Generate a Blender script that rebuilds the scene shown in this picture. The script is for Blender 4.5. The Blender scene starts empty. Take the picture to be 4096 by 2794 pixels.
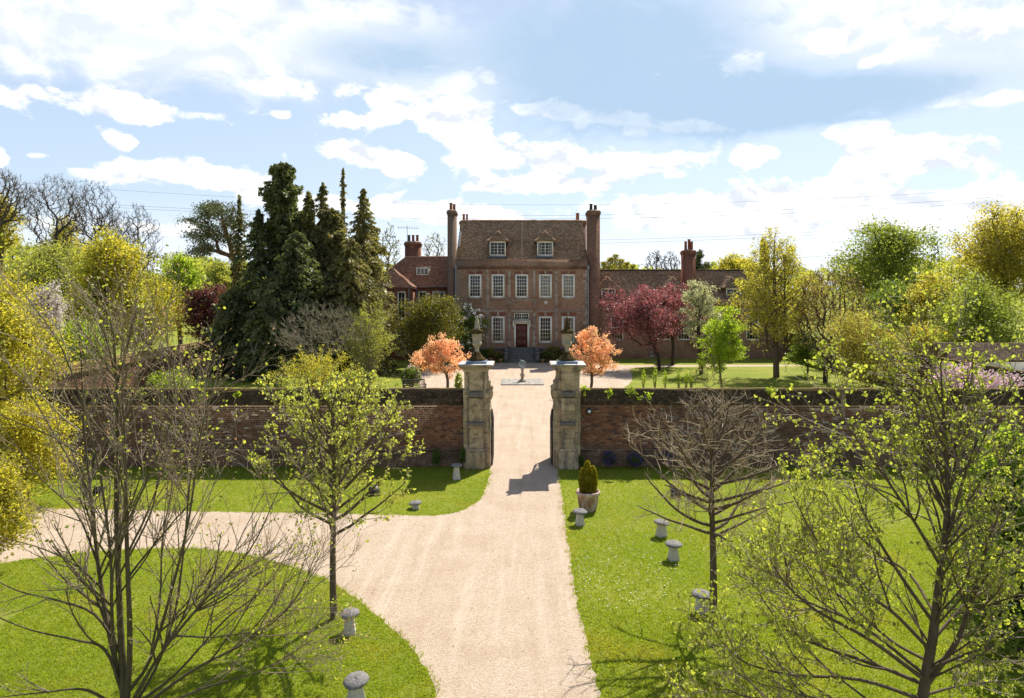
import bpy, math, random
import numpy as np
from mathutils import Vector, Matrix

SC = bpy.context.scene
COL = SC.collection
R = math.radians

# ------------------------------------------------------------------ camera
F, CX, HY, CAMH = 2730.0, 2088.0, 1157.0, 7.1      # focal length in photo pixels, vanishing point, eye height
cam_d = bpy.data.cameras.new("camera")
cam = bpy.data.objects.new("camera", cam_d); COL.objects.link(cam)
cam.location = (0, 0, CAMH); cam.rotation_euler = (R(90), 0, 0)
cam_d.sensor_width = 36; cam_d.lens = 36 * F / 4096
cam_d.shift_x = -(CX - 2048) / 4096
cam_d.shift_y = -(1397 - HY) / 4096
cam_d.clip_start = 0.1; cam_d.clip_end = 6000
SC.camera = cam

def WX(x, D): return (x - CX) * D / F
def WZ(y, D): return CAMH - (y - HY) * D / F
def P(x, y, D): return np.array([WX(x, D), D, WZ(y, D)])
def G(x, y):                                            # a photo pixel on the flat ground
    D = F * CAMH / (y - HY)
    return np.array([WX(x, D), D])

# ------------------------------------------------------------------ node helpers
class NT:
    def __init__(s, tree): s.t = tree; s.t.nodes.clear()
    def n(s, typ, **kw):
        nd = s.t.nodes.new(typ)
        for k, v in kw.items(): setattr(nd, k, v)
        return nd
    def l(s, a, b): s.t.links.new(a, b)
    def put(s, sock, v):
        if v is None: return
        if hasattr(v, "is_linked"): s.l(v, sock)
        else: sock.default_value = v
    def m(s, op, a, b=None, c=None, clamp=False):
        nd = s.n("ShaderNodeMath", operation=op); nd.use_clamp = clamp
        s.put(nd.inputs[0], a)
        if b is not None: s.put(nd.inputs[1], b)
        if c is not None: s.put(nd.inputs[2], c)
        return nd.outputs[0]
    def vm(s, op, a, b=None):
        nd = s.n("ShaderNodeVectorMath", operation=op); s.put(nd.inputs[0], a)
        if b is not None: s.put(nd.inputs[1], b)
        return nd.outputs[0]
    def mix(s, f, a, b, blend="MIX"):
        nd = s.n("ShaderNodeMix", data_type="RGBA", blend_type=blend); nd.clamp_factor = True
        s.put(nd.inputs[0], f)
        for i, v in ((6, a), (7, b)):
            if isinstance(v, (tuple, list)): v = tuple(v) + (1.0,) if len(v) == 3 else tuple(v)
            s.put(nd.inputs[i], v)
        return nd.outputs[2]
    def noise(s, vec, scale, detail=3.0, rough=0.55, dist=0.0):
        nd = s.n("ShaderNodeTexNoise"); nd.inputs["Scale"].default_value = scale
        nd.inputs["Detail"].default_value = detail; nd.inputs["Roughness"].default_value = rough
        nd.inputs["Distortion"].default_value = dist
        if vec is not None: s.l(vec, nd.inputs["Vector"])
        return nd.outputs["Fac"]
    def ramp(s, v, a, b, smooth=True):
        nd = s.n("ShaderNodeMapRange"); nd.interpolation_type = "SMOOTHSTEP" if smooth else "LINEAR"
        s.put(nd.inputs[0], v); s.put(nd.inputs[1], a); s.put(nd.inputs[2], b)
        return nd.outputs[0]
    def xyz(s, v):
        nd = s.n("ShaderNodeSeparateXYZ"); s.l(v, nd.inputs[0]); return nd.outputs
    def comb(s, x, y, z):
        nd = s.n("ShaderNodeCombineXYZ")
        for i, v in enumerate((x, y, z)): s.put(nd.inputs[i], v)
        return nd.outputs[0]
    def scale(s, v, k):
        nd = s.n("ShaderNodeVectorMath", operation="MULTIPLY"); s.l(v, nd.inputs[0]); nd.inputs[1].default_value = k
        return nd.outputs[0]

# ------------------------------------------------------------------ sun, sky with clouds, exposure
SUN_AZ, SUN_EL = R(29.5), R(51.5)
sv = Vector((math.sin(SUN_AZ) * math.cos(SUN_EL), math.cos(SUN_AZ) * math.cos(SUN_EL), math.sin(SUN_EL)))
sl = bpy.data.lights.new("sun", "SUN"); sl.energy = 5.0; sl.angle = R(0.5); sl.color = (1.0, 0.94, 0.83)
sun = bpy.data.objects.new("sun", sl); COL.objects.link(sun)
sun.rotation_euler = sv.to_track_quat("Z", "Y").to_euler(); sun.location = (20, 40, 60)

world = bpy.data.worlds.new("World"); SC.world = world; world.use_nodes = True
def build_world():
    k = NT(world.node_tree)
    out = k.n("ShaderNodeOutputWorld"); bg = k.n("ShaderNodeBackground")
    sky = k.n("ShaderNodeTexSky", sky_type="NISHITA"); sky.sun_disc = False
    sky.sun_elevation = SUN_EL; sky.sun_rotation = SUN_AZ; sky.altitude = 60; sky.air_density = 1.0
    sky.dust_density = 1.2; sky.ozone_density = 1.0
    d = k.vm("NORMALIZE", k.n("ShaderNodeTexCoord").outputs["Generated"])
    X, Y, Z = k.xyz(d)
    az = k.m("ARCTAN2", X, Y); el = k.m("ARCSINE", Z)
    el_s = k.m("MULTIPLY", el, 1.9)
    # noise lives on the sphere, squeezed vertically so that clouds lie flat
    q = k.comb(X, Y, k.m("MULTIPLY", Z, 1.7))
    warp = k.n("ShaderNodeTexNoise"); warp.inputs["Scale"].default_value = 6.0; warp.inputs["Detail"].default_value = 3
    k.l(q, warp.inputs["Vector"])
    q2 = k.vm("ADD", q, k.scale(warp.outputs["Color"], (0.09, 0.09, 0.09)))
    def fb(v): return k.noise(v, 15.0, 7.0, 0.58)
    n1 = fb(q2)
    n2 = fb(k.vm("ADD", q2, (0.005, 0.003, 0.024)))     # a sample towards the sun, for self shading
    n3 = k.noise(k.vm("ADD", q2, (3.1, 1.7, 0.4)), 26.0, 4.0, 0.6)
    nb = k.noise(q, 2.6, 3.0, 0.5)
    def blobs(lst):
        tot = None
        for (px, py, rx, ry, a) in lst:
            u, v = (px - CX) / F, (HY - py) / F
            a0, e0 = math.atan(u), math.atan(v / math.sqrt(1 + u * u))
            sx = k.m("MULTIPLY", k.m("SUBTRACT", az, a0), F / rx * (1 + u * u))
            sy = k.m("MULTIPLY", k.m("SUBTRACT", el, e0), F / ry * math.sqrt(1 + u * u))
            r2 = k.m("ADD", k.m("MULTIPLY", sx, sx), k.m("MULTIPLY", sy, sy))
            g = k.m("MULTIPLY", k.m("EXPONENT", k.m("MULTIPLY", r2, -1.0)), a)
            tot = g if tot is None else k.m("ADD", tot, g)
        return tot
    # crisp cumulus, then the soft high bank
    white = blobs([(250, 390, 330, 75, .95), (560, 440, 200, 55, .8), (860, 470, 130, 34, .8), (1120, 460, 70, 26, .8), (1250, 340, 330, 50, .85), (1560, 420, 130, 60, .8), (1390, 470, 120, 34, .7),
                   (1830, 500, 120, 90, 1.15), (1930, 600, 130, 85, 1.1), (1760, 480, 90, 60, .7), (2200, 650, 125, 85, 1.2), (2480, 640, 130, 75, 1.15), (2680, 665, 130, 55, 1.05), (2050, 745, 220, 40, 1.0), (2340, 740, 160, 30, .8),
                   (1600, 660, 120, 66, 1.2), (1350, 585, 90, 44, .95), (1450, 630, 90, 40, .8), (720, 670, 190, 60, 1.15), (430, 700, 190, 50, 1.05), (860, 720, 120, 36, .8), (480, 565, 66, 32, 1.15), (130, 625, 60, 22, .8),
                   (1060, 760, 130, 66, 1.05), (1230, 820, 130, 46, .9), (1640, 830, 230, 56, 1.1), (1950, 870, 260, 50, 1.1), (2700, 830, 330, 60, 1.1), (3200, 800, 360, 80, 1.15), (3650, 850, 330, 90, 1.15), (2950, 900, 500, 60, 1.0), (3950, 830, 260, 90, 1.0),
                   (3480, 580, 120, 75, 1.1), (3720, 600, 190, 90, 1.2), (3900, 650, 140, 60, 1.0), (3400, 670, 110, 50, .9), (3030, 615, 105, 46, 1.2),
                   (2180, 440, 220, 36, .85), (2450, 470, 220, 34, .85), (2700, 515, 240, 32, .8), (3330, 520, 160, 36, .7), (3960, 400, 300, 46, .85), (500, 900, 500, 50, .7), (-10, 620, 60, 46, 1.1),
                   (2960, 230, 110, 60, .9), (3330, 160, 130, 90, 1.0), (3480, 250, 120, 50, .8), (3900, 130, 240, 110, 1.1), (3640, 60, 200, 60, .8), (1900, 310, 160, 46, .8)])
    soft = blobs([(250, 90, 1000, 230, 1.0), (1250, 130, 800, 200, .9), (3300, 60, 800, 200, .9), (3900, 260, 500, 200, .7), (1900, 330, 300, 120, .5)])
    dark = blobs([(2480, 230, 580, 250, 1.35), (3250, 400, 720, 105, 1.2), (1500, 220, 380, 110, .75), (2950, 460, 420, 70, .5), (500, 160, 500, 70, .35)])
    cov = k.m("ADD", k.m("MULTIPLY", white, 0.37), k.m("MULTIPLY", k.m("SUBTRACT", nb, 0.5), 0.16))
    dens = k.m("ADD", k.m("MULTIPLY", k.m("SUBTRACT", n1, 0.5), 1.0), k.m("ADD", cov, k.m("MULTIPLY", k.m("SUBTRACT", n3, 0.5), 0.12)))
    c = k.ramp(dens, 0.165, 0.300)
    shade = k.m("ADD", k.m("MULTIPLY", k.m("SUBTRACT", n2, n1), 5.5), k.m("MULTIPLY", k.ramp(n3, 0.64, 0.38), 0.55), clamp=True)
    # cloud colours as radiance before the background strength
    wc = k.mix(shade, (8.7, 8.7, 8.65), (5.7, 6.05, 6.8))
    sc_ = k.ramp(k.m("ADD", soft, k.m("MULTIPLY", k.m("SUBTRACT", n1, 0.5), 1.1)), 0.18, 0.95)
    scol = k.mix(k.ramp(n1, 0.40, 0.62), (5.9, 6.4, 7.3), (8.2, 8.25, 8.4))
    dsoft = k.m("MULTIPLY", k.ramp(k.m("ADD", dark, k.m("MULTIPLY", k.m("SUBTRACT", n1, 0.5), 1.5)), 0.15, 0.95), 0.92)
    # thin veil brightens the blue itself, most towards the horizon
    veil = k.m("ADD", 0.10, k.m("MULTIPLY", k.ramp(el, 0.80, 0.05), 0.50))
    blue = k.mix(veil, k.mix(1.0, sky.outputs[0], (0.92, 0.86, 0.84), "MULTIPLY"), (5.2, 6.5, 8.2))
    blue = k.mix(k.m("MULTIPLY", k.ramp(el, 0.13, 0.02), 0.75), blue, (7.3, 7.8, 8.5))
    base = k.mix(k.m("MULTIPLY", sc_, 0.92), blue, scol)
    base = k.mix(dsoft, base, (3.3, 4.55, 6.0))
    full = k.mix(k.m("MULTIPLY", c, k.m("SUBTRACT", 1.0, k.m("MULTIPLY", dsoft, 0.85))), base, wc)
    # below the horizon: ground colour
    gnd = k.ramp(Z, -0.02, 0.0)
    full = k.mix(gnd, (1.6, 1.7, 1.0), full)
    k.l(full, bg.inputs["Color"]); bg.inputs["Strength"].default_value = 0.094
    k.l(bg.outputs[0], out.inputs["Surface"])
build_world()

vs = SC.view_settings
SC.display_settings.display_device = "sRGB"
vs.view_transform = "Standard"; vs.look = "None"; vs.gamma = 1.0; vs.exposure = 0.66; vs.use_curve_mapping = False
cy = SC.cycles
cy.use_denoising = True; cy.max_bounces = 6; cy.diffuse_bounces = 3; cy.glossy_bounces = 2; cy.transmission_bounces = 4
cy.transparent_max_bounces = 8; cy.caustics_reflective = False; cy.caustics_refractive = False
cy.sample_clamp_indirect = 4.0

# ------------------------------------------------------------------ object helpers
def tag(o, label=None, cat=None, group=None, kind=None):
    if label: o["label"] = label
    if cat: o["category"] = cat
    if group: o["group"] = group
    if kind: o["kind"] = kind
    return o
def empty(name, loc, label=None, cat=None, group=None):
    o = bpy.data.objects.new(name, None); COL.objects.link(o); o.location = tuple(float(v) for v in loc)
    o.empty_display_size = 0.2
    return tag(o, label, cat, group)
def obj(name, me, parent=None, local=False):
    """link a mesh as an object; vertices are world coordinates unless local"""
    o = bpy.data.objects.new(name, me); COL.objects.link(o)
    if parent is not None:
        o.parent = parent
        if not local:
            t = parent.location if parent.type == "EMPTY" else Vector((0, 0, 0))
            o.matrix_parent_inverse = Matrix.Translation(-Vector(t))
    return o
def mesh(name, V, faces, mat, smooth=False):
    """V (n,3); faces: one or more int arrays (m,k)"""
    V = np.asarray(V, np.float32).reshape(-1, 3)
    if not isinstance(faces, list) or (faces and not hasattr(faces[0], "ndim")):
        faces = [np.asarray(f, np.int64) for f in ([faces] if hasattr(faces, "ndim") else _bykind(faces))]
    me = bpy.data.meshes.new(name)
    faces = [f for f in faces if len(f)]
    nl = sum(f.size for f in faces); nf = sum(len(f) for f in faces)
    me.vertices.add(len(V)); me.vertices.foreach_set("co", V.ravel())
    me.loops.add(nl); me.polygons.add(nf)
    me.loops.foreach_set("vertex_index", np.concatenate([f.ravel() for f in faces]).astype(np.int32))
    st, o = [], 0
    for f in faces:
        st.append(o + np.arange(len(f)) * f.shape[1]); o += f.size
    me.polygons.foreach_set("loop_start", np.concatenate(st).astype(np.int32))
    if smooth: me.polygons.foreach_set("use_smooth", np.ones(nf, bool))
    me.update(calc_edges=True)
    me.materials.append(mat)
    return me
def _bykind(faces):
    d = {}
    for f in faces: d.setdefault(len(f), []).append(f)
    return [np.array(v) for v in d.values()]

class MB:
    """collects shapes and becomes one mesh"""
    def __init__(s): s.V = []; s.Fc = []; s.n = 0
    def add(s, V, faces):
        V = np.asarray(V, float).reshape(-1, 3)
        s.V.append(V)
        for f in faces: s.Fc.append([int(i) + s.n for i in f])
        s.n += len(V); return s
    def box(s, x0, x1, y0, y1, z0, z1, skip=""):
        V = [(x, y, z) for z in (z0, z1) for y in (y0, y1) for x in (x0, x1)]
        fs = {"b": (0, 2, 3, 1), "t": (4, 5, 7, 6), "f": (0, 1, 5, 4), "k": (2, 6, 7, 3), "l": (0, 4, 6, 2), "r": (1, 3, 7, 5)}
        return s.add(V, [v for kk, v in fs.items() if kk not in skip])
    def quad(s, a, b, c, d): return s.add([a, b, c, d], [(0, 1, 2, 3)])
    def poly(s, pts): return s.add(pts, [tuple(range(len(pts)))])
    def lathe(s, prof, c=(0, 0, 0), n=20, sq=False):
        """prof list of (r, z); sq makes a square section of half width r"""
        c = np.array(c, float); V = []; fs = []
        if sq: n = 4
        for r, z in prof:
            for i in range(n):
                a = 2 * math.pi * (i + (0.5 if sq else 0)) / n
                rr = r * (math.sqrt(2) if sq else 1)
                V.append(c + (rr * math.cos(a), rr * math.sin(a), z))
        for j in range(len(prof) - 1):
            for i in range(n):
                fs.append((j * n + i, j * n + (i + 1) % n, (j + 1) * n + (i + 1) % n, (j + 1) * n + i))
        fs.append(tuple(range(n))[::-1]); fs.append(tuple((len(prof) - 1) * n + i for i in range(n)))
        return s.add(V, fs)
    def tube(s, pts, r, n=6):
        pts = np.asarray(pts, float); rr = np.full(len(pts), r) if np.isscalar(r) else np.asarray(r)
        V, fc = tubes([pts], [rr], n); return s.add(V, fc)
    def extrude(s, prof, y0, y1):
        """prof (x,z) polygon pushed along y"""
        n = len(prof); V = [(x, y0, z) for x, z in prof] + [(x, y1, z) for x, z in prof]
        fs = [tuple(range(n)), tuple(range(2 * n - 1, n - 1, -1))] + [(i, i + n, (i + 1) % n + n, (i + 1) % n) for i in range(n)]
        return s.add(V, fs)
    def build(s, name, mat, parent=None, local=False, smooth=False, bevel=0.0, seg=1):
        V = np.concatenate(s.V); me = mesh(name, V, _bykind(s.Fc), mat, smooth)
        if bevel:
            import bmesh
            bm = bmesh.new(); bm.from_mesh(me)
            bmesh.ops.bevel(bm, geom=[e for e in bm.edges if e.is_manifold], offset=bevel, segments=seg, affect="EDGES", profile=0.6)
            bm.to_mesh(me); bm.free()
        return obj(name, me, parent, local)

def tubes(polys, radii, k=5):
    """all polylines as tapered tubes; vectorised"""
    ln = np.array([len(p) for p in polys]); Pn = np.concatenate(polys); Rn = np.concatenate(radii)
    N = len(Pn); last = np.zeros(N, bool); last[np.cumsum(ln) - 1] = True
    T = np.zeros_like(Pn); T[:-1] = Pn[1:] - Pn[:-1]
    li = np.where(last)[0]; T[li] = Pn[li] - Pn[li - 1]
    mid = ~last; first = np.zeros(N, bool); first[np.concatenate([[0], np.cumsum(ln)[:-1]])] = True
    mi = np.where(mid & ~first)[0]; T[mi] = Pn[mi + 1] - Pn[mi - 1]
    T /= np.linalg.norm(T, axis=1, keepdims=True) + 1e-9
    ref = np.where(np.abs(T[:, 2:3]) < 0.9, np.array([[0, 0, 1.0]]), np.array([[1.0, 0, 0]]))
    # one reference per polyline keeps rings from twisting
    fi = np.repeat(np.where(first)[0], ln); ref = ref[fi]
    U = np.cross(T, ref); U /= np.linalg.norm(U, axis=1, keepdims=True) + 1e-9
    W = np.cross(T, U)
    a = np.arange(k) * 2 * math.pi / k
    V = Pn[:, None, :] + Rn[:, None, None] * (np.cos(a)[None, :, None] * U[:, None, :] + np.sin(a)[None, :, None] * W[:, None, :])
    seg = np.where(~last)[0]; i = np.arange(k); j = (i + 1) % k
    Fq = np.stack([seg[:, None] * k + i, seg[:, None] * k + j, (seg[:, None] + 1) * k + j, (seg[:, None] + 1) * k + i], -1).reshape(-1, 4)
    return V.reshape(-1, 3), Fq

def inpoly(pts, poly):
    x, y = pts[:, 0], pts[:, 1]; c = np.zeros(len(pts), bool); n = len(poly)
    for i in range(n):
        x1, y1 = poly[i]; x2, y2 = poly[(i + 1) % n]
        if y1 == y2: continue
        h = ((y1 > y) != (y2 > y)) & (x < (x2 - x1) * (y - y1) / (y2 - y1) + x1)
        c ^= h
    return c

# ------------------------------------------------------------------ materials
MAT = {}
def mat_base(name):
    m = bpy.data.materials.new(name); m.use_nodes = True; k = NT(m.node_tree)
    out = k.n("ShaderNodeOutputMaterial"); MAT[name] = m
    return m, k, out
def pos(k): return k.n("ShaderNodeNewGeometry").outputs["Position"]
def rnd(k):
    g = k.n("ShaderNodeNewGeometry").outputs["Random Per Island"]; o = k.n("ShaderNodeObjectInfo").outputs["Random"]
    return k.m("FRACT", k.m("ADD", g, o))
def bsdf(k, col, rough=0.8, spec=0.3, bump=None, bstr=0.5, bdist=0.01, metal=0.0):
    b = k.n("ShaderNodeBsdfPrincipled"); 
    if isinstance(col, tuple): col = col + (1.0,)
    k.put(b.inputs["Base Color"], col); k.put(b.inputs["Roughness"], rough)
    b.inputs["Specular IOR Level"].default_value = spec; b.inputs["Metallic"].default_value = metal
    if bump is not None:
        bn = k.n("ShaderNodeBump"); bn.inputs["Strength"].default_value = bstr; bn.inputs["Distance"].default_value = bdist
        k.l(bump, bn.inputs["Height"]); k.l(bn.outputs[0], b.inputs["Normal"])
    return b.outputs[0]
def simple(name, col, rough=0.7, spec=0.3, var=0.15, scale=6.0, bump=0.3, metal=0.0):
    m, k, out = mat_base(name); p = pos(k)
    n = k.noise(p, scale, 5.0, 0.65); n2 = k.noise(p, scale * 9, 2.0)
    c = k.mix(n, tuple(v * (1 - var * 1.6) for v in col), tuple(min(1, v * (1 + var)) for v in col))
    k.l(bsdf(k, c, rough, spec, k.m("ADD", n, n2) if bump else None, bump, 0.01, metal), out.inputs[0]); return m
def leaf(name, col, trans=0.5, var=0.35, tcol=None, gloss=0.35, hue=(1.10, 1.0, 0.85)):
    """diffuse/gloss front plus light through the blade; colour differs leaf by leaf and clump by clump"""
    m, k, out = mat_base(name); r = rnd(k); p = pos(k); n = k.noise(p, 0.9, 3.0)
    col2 = tuple(c * h for c, h in zip(col, hue))
    c = k.mix(k.m("MULTIPLY", r, 0.8), col, col2)
    c = k.mix(k.ramp(n, 0.35, 0.7), c, tuple(x * (1 - var) for x in col))
    v = k.m("ADD", 1 - var / 2, k.m("MULTIPLY", k.m("FRACT", k.m("MULTIPLY", r, 7.31)), var))
    hv = k.n("ShaderNodeHueSaturation"); k.l(c, hv.inputs["Color"]); k.l(v, hv.inputs["Value"])
    c = hv.outputs[0]
    tc = k.mix(1.0, c, tcol or (1.85, 1.8, 0.75), "MULTIPLY")
    tr = k.n("ShaderNodeBsdfTranslucent"); k.l(tc, tr.inputs["Color"])
    mx = k.n("ShaderNodeMixShader"); mx.inputs[0].default_value = trans
    k.l(bsdf(k, c, 0.45, gloss), mx.inputs[1]); k.l(tr.outputs[0], mx.inputs[2]); k.l(mx.outputs[0], out.inputs[0])
    return m

def make_materials():
    # lawn
    m, k, out = mat_base("lawn"); p = pos(k)
    n1 = k.noise(p, 0.35, 4.0); n2 = k.noise(p, 2.2, 5.0, 0.7); n3 = k.noise(p, 30.0, 4.0, 0.7)
    c = k.mix(k.ramp(n1, 0.35, 0.68), (0.20, 0.245, 0.022), (0.30, 0.31, 0.045))
    c = k.mix(k.m("MULTIPLY", k.ramp(n2, 0.48, 0.75), 0.5), c, (0.32, 0.26, 0.06))
    c = k.mix(k.m("MULTIPLY", k.ramp(n3, 0.42, 0.62), 0.5), c, (0.07, 0.115, 0.012))
    k.l(bsdf(k, c, 0.9, 0.15, n3, 0.9, 0.05), out.inputs[0])
    # gravel
    m, k, out = mat_base("gravel"); p = pos(k)
    v = k.n("ShaderNodeTexVoronoi"); v.inputs["Scale"].default_value = 34; k.l(p, v.inputs["Vector"])
    vv = k.n("ShaderNodeSeparateColor"); k.l(v.outputs["Color"], vv.inputs[0])
    sp = k.noise(p, 70.0, 3.0, 0.8); big = k.noise(p, 0.7, 4.0, 0.6)
    trk = k.noise(k.vm("MULTIPLY", p, (3.4, 0.22, 1.0)), 1.0, 4.0, 0.6, 0.4); mid = k.noise(p, 3.2, 5.0, 0.7)
    c = k.mix(vv.outputs[0], (0.40, 0.305, 0.22), (0.55, 0.45, 0.35))
    c = k.mix(k.m("MULTIPLY", k.ramp(sp, 0.56, 0.72), 0.6), c, (0.25, 0.165, 0.10))
    c = k.mix(k.m("MULTIPLY", k.ramp(big, 0.42, 0.66), 0.35), c, (0.36, 0.255, 0.17))
    c = k.mix(k.m("MULTIPLY", k.ramp(trk, 0.5, 0.72), 0.4), c, (0.60, 0.50, 0.40))
    c = k.mix(k.m("MULTIPLY", k.ramp(trk, 0.47, 0.30), 0.45), c, (0.37, 0.275, 0.195))
    c = k.mix(k.m("MULTIPLY", k.ramp(mid, 0.54, 0.74), 0.4), c, (0.36, 0.265, 0.18))
    h = k.m("ADD", k.m("MULTIPLY", v.outputs["Distance"], -1.0), sp)
    k.l(bsdf(k, c, 0.9, 0.25, h, 0.8, 0.02), out.inputs[0])
    # garden wall brick, one tint per brick, weathered in world space
    m, k, out = mat_base("garden_brick"); p = pos(k); r = rnd(k); X, Y, Z = k.xyz(p)
    c = k.mix(r, (0.18, 0.066, 0.034), (0.34, 0.14, 0.072))
    c = k.mix(k.ramp(k.m("FRACT", k.m("MULTIPLY", r, 13.7)), 0.75, 0.95), c, (0.085, 0.045, 0.036))
    c = k.mix(k.ramp(k.m("FRACT", k.m("MULTIPLY", r, 29.3)), 0.86, 0.97), c, (0.36, 0.19, 0.11))
    st = k.noise(k.vm("MULTIPLY", p, (0.25, 0.25, 1.6)), 1.3, 5.0, 0.6)
    far = k.ramp(k.m("ABSOLUTE", X), 3.5, 9.0)
    w = k.m("MULTIPLY", k.ramp(k.m("ADD", st, k.m("MULTIPLY", far, 0.18)), 0.42, 0.72), 0.72)
    c = k.mix(w, c, (0.105, 0.064, 0.045))
    g = k.noise(p, 14.0, 4.0, 0.7)
    c = k.mix(k.m("MULTIPLY", k.ramp(g, 0.5, 0.75), 0.35), c, (0.30, 0.22, 0.16))
    k.l(bsdf(k, c, 0.92, 0.2, g, 0.7, 0.012), out.inputs[0])
    m, k, out = mat_base("old_mortar"); p = pos(k); n = k.noise(p, 3.0, 5.0, 0.7); n2 = k.noise(p, 0.7, 3)
    c = k.mix(n, (0.24, 0.175, 0.125), (0.52, 0.41, 0.31)); c = k.mix(k.m("MULTIPLY", k.ramp(n2, 0.45, 0.7), 0.7), c, (0.14, 0.10, 0.07))
    k.l(bsdf(k, c, 0.95, 0.1, n, 0.5, 0.02), out.inputs[0])
    # coping: old tiles under dark moss and lichen
    m, k, out = mat_base("mossy_tile"); p = pos(k); r = rnd(k)
    n = k.noise(p, 2.5, 6.0, 0.75); n2 = k.noise(p, 11.0, 4.0, 0.7)
    c = k.mix(r, (0.055, 0.038, 0.027), (0.12, 0.082, 0.055))
    c = k.mix(k.m("MULTIPLY", k.ramp(n, 0.50, 0.66), 0.7), c, (0.035, 0.034, 0.014))
    c = k.mix(k.m("MULTIPLY", k.ramp(n2, 0.60, 0.72), 0.75), c, (0.34, 0.30, 0.25))
    k.l(bsdf(k, c, 0.95, 0.1, k.m("ADD", n, n2), 0.9, 0.04), out.inputs[0])
    m, k, out = mat_base("lichen_tile"); p = pos(k); r = rnd(k)
    n = k.noise(p, 1.5, 6.0, 0.75); n2 = k.noise(p, 11.0, 4.0, 0.7)
    c = k.mix(r, (0.24, 0.16, 0.07), (0.36, 0.24, 0.13))
    c = k.mix(k.m("MULTIPLY", k.ramp(n, 0.45, 0.65), 0.7), c, (0.22, 0.19, 0.06))
    k.l(bsdf(k, c, 0.95, 0.1, k.m("ADD", n, n2), 0.9, 0.04), out.inputs[0])
    # rubble plinth
    m, k, out = mat_base("rubble"); p = pos(k); n = k.noise(p, 5.0, 5.0, 0.7); n2 = k.noise(p, 0.8, 3)
    n3 = k.noise(k.vm("MULTIPLY", p, (3.0, 3.0, 9.0)), 1.0, 4.0, 0.6)
    c = k.mix(n3, (0.10, 0.055, 0.036), (0.26, 0.15, 0.10)); c = k.mix(k.m("MULTIPLY", k.ramp(n, 0.48, 0.66), 0.75), c, (0.33, 0.26, 0.20)); c = k.mix(k.m("MULTIPLY", k.ramp(n2, 0.42, 0.64), 0.8), c, (0.085, 0.058, 0.042))
    k.l(bsdf(k, c, 0.95, 0.1, k.m("ADD", n, n3), 0.9, 0.04), out.inputs[0])
    # limestone of the piers
    m, k, out = mat_base("limestone"); p = pos(k); r = rnd(k); X, Y, Z = k.xyz(p)
    n = k.noise(p, 2.2, 6.0, 0.7); n2 = k.noise(p, 16.0, 5.0, 0.75); n3 = k.noise(k.vm("MULTIPLY", p, (5.0, 5.0, 0.7)), 1.0, 4.0)
    c = k.mix(r, (0.40, 0.29, 0.175), (0.57, 0.43, 0.28))
    c = k.mix(k.m("MULTIPLY", k.ramp(n, 0.44, 0.68), 0.85), c, (0.15, 0.115, 0.08))
    c = k.mix(k.m("MULTIPLY", k.ramp(n3, 0.48, 0.66), 0.75), c, (0.14, 0.12, 0.10))
    c = k.mix(k.m("MULTIPLY", k.ramp(n2, 0.53, 0.68), 0.65), c, (0.68, 0.58, 0.44))
    c = k.mix(k.m("MULTIPLY", k.ramp(n2, 0.45, 0.30), 0.6), c, (0.10, 0.085, 0.06))
    k.l(bsdf(k, c, 0.9, 0.2, k.m("ADD", n, n2), 0.8, 0.03), out.inputs[0])
    # house stone dressings
    m, k, out = mat_base("house_stone"); p = pos(k); r = rnd(k); n = k.noise(p, 2.0, 5.0, 0.75); n2 = k.noise(p, 9.0, 4.0, 0.7)
    c = k.mix(r, (0.26, 0.20, 0.155), (0.46, 0.37, 0.29)); c = k.mix(k.m("MULTIPLY", k.ramp(n, 0.45, 0.68), 0.8), c, (0.13, 0.10, 0.082))
    c = k.mix(k.m("MULTIPLY", k.ramp(n2, 0.56, 0.7), 0.5), c, (0.55, 0.47, 0.40))
    k.l(bsdf(k, c, 0.9, 0.2, n2, 0.6, 0.03), out.inputs[0])
    # house brick as a fine bond
    for nm, a, b, mo, gr in (("house_brick", (0.19, 0.092, 0.052), (0.35, 0.185, 0.108), (0.46, 0.37, 0.28), 0.25), ("red_brick", (0.15, 0.046, 0.028), (0.26, 0.085, 0.05), (0.27, 0.19, 0.14), 0.0),
                             ("chimney_brick", (0.135, 0.062, 0.036), (0.27, 0.125, 0.075), (0.27, 0.20, 0.15), 0.2)):
        m, k, out = mat_base(nm); g = k.n("ShaderNodeNewGeometry"); p = g.outputs["Position"]; X, Y, Z = k.xyz(p)
        nx, ny, nz = k.xyz(g.outputs["Normal"])
        side = k.m("GREATER_THAN", k.m("ABSOLUTE", nx), 0.6)
        u = k.m("ADD", k.m("MULTIPLY", X, k.m("SUBTRACT", 1.0, side)), k.m("MULTIPLY", Y, side))
        bt = k.n("ShaderNodeTexBrick"); bt.offset = 0.5; k.l(k.comb(u, Z, 0.0), bt.inputs["Vector"])
        bt.inputs["Scale"].default_value = 1.0; bt.inputs["Brick Width"].default_value = 0.23; bt.inputs["Row Height"].default_value = 0.078
        bt.inputs["Mortar Size"].default_value = 0.008; bt.inputs["Color1"].default_value = a + (1,); bt.inputs["Color2"].default_value = b + (1,)
        bt.inputs["Mortar"].default_value = mo + (1,)
        n = k.noise(p, 0.55, 5.0, 0.65); n2 = k.noise(p, 4.0, 5.0, 0.75)
        c = k.mix(k.m("MULTIPLY", k.ramp(n, 0.45, 0.7), 0.5), bt.outputs[0], tuple(v * 0.62 for v in a))
        c = k.mix(k.m("MULTIPLY", k.ramp(n2, 0.5, 0.75), 0.45), c, (b[0] * 1.15, b[1] * 1.2, b[2] * 1.3))
        if gr:   # grey lime-washed patch near one corner and soot
            pt = k.m("MULTIPLY", k.ramp(X, -4.2, -6.2), k.ramp(n2, 0.35, 0.55))
            c = k.mix(k.m("MULTIPLY", pt, 0.55), c, (0.20, 0.165, 0.13))
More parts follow.
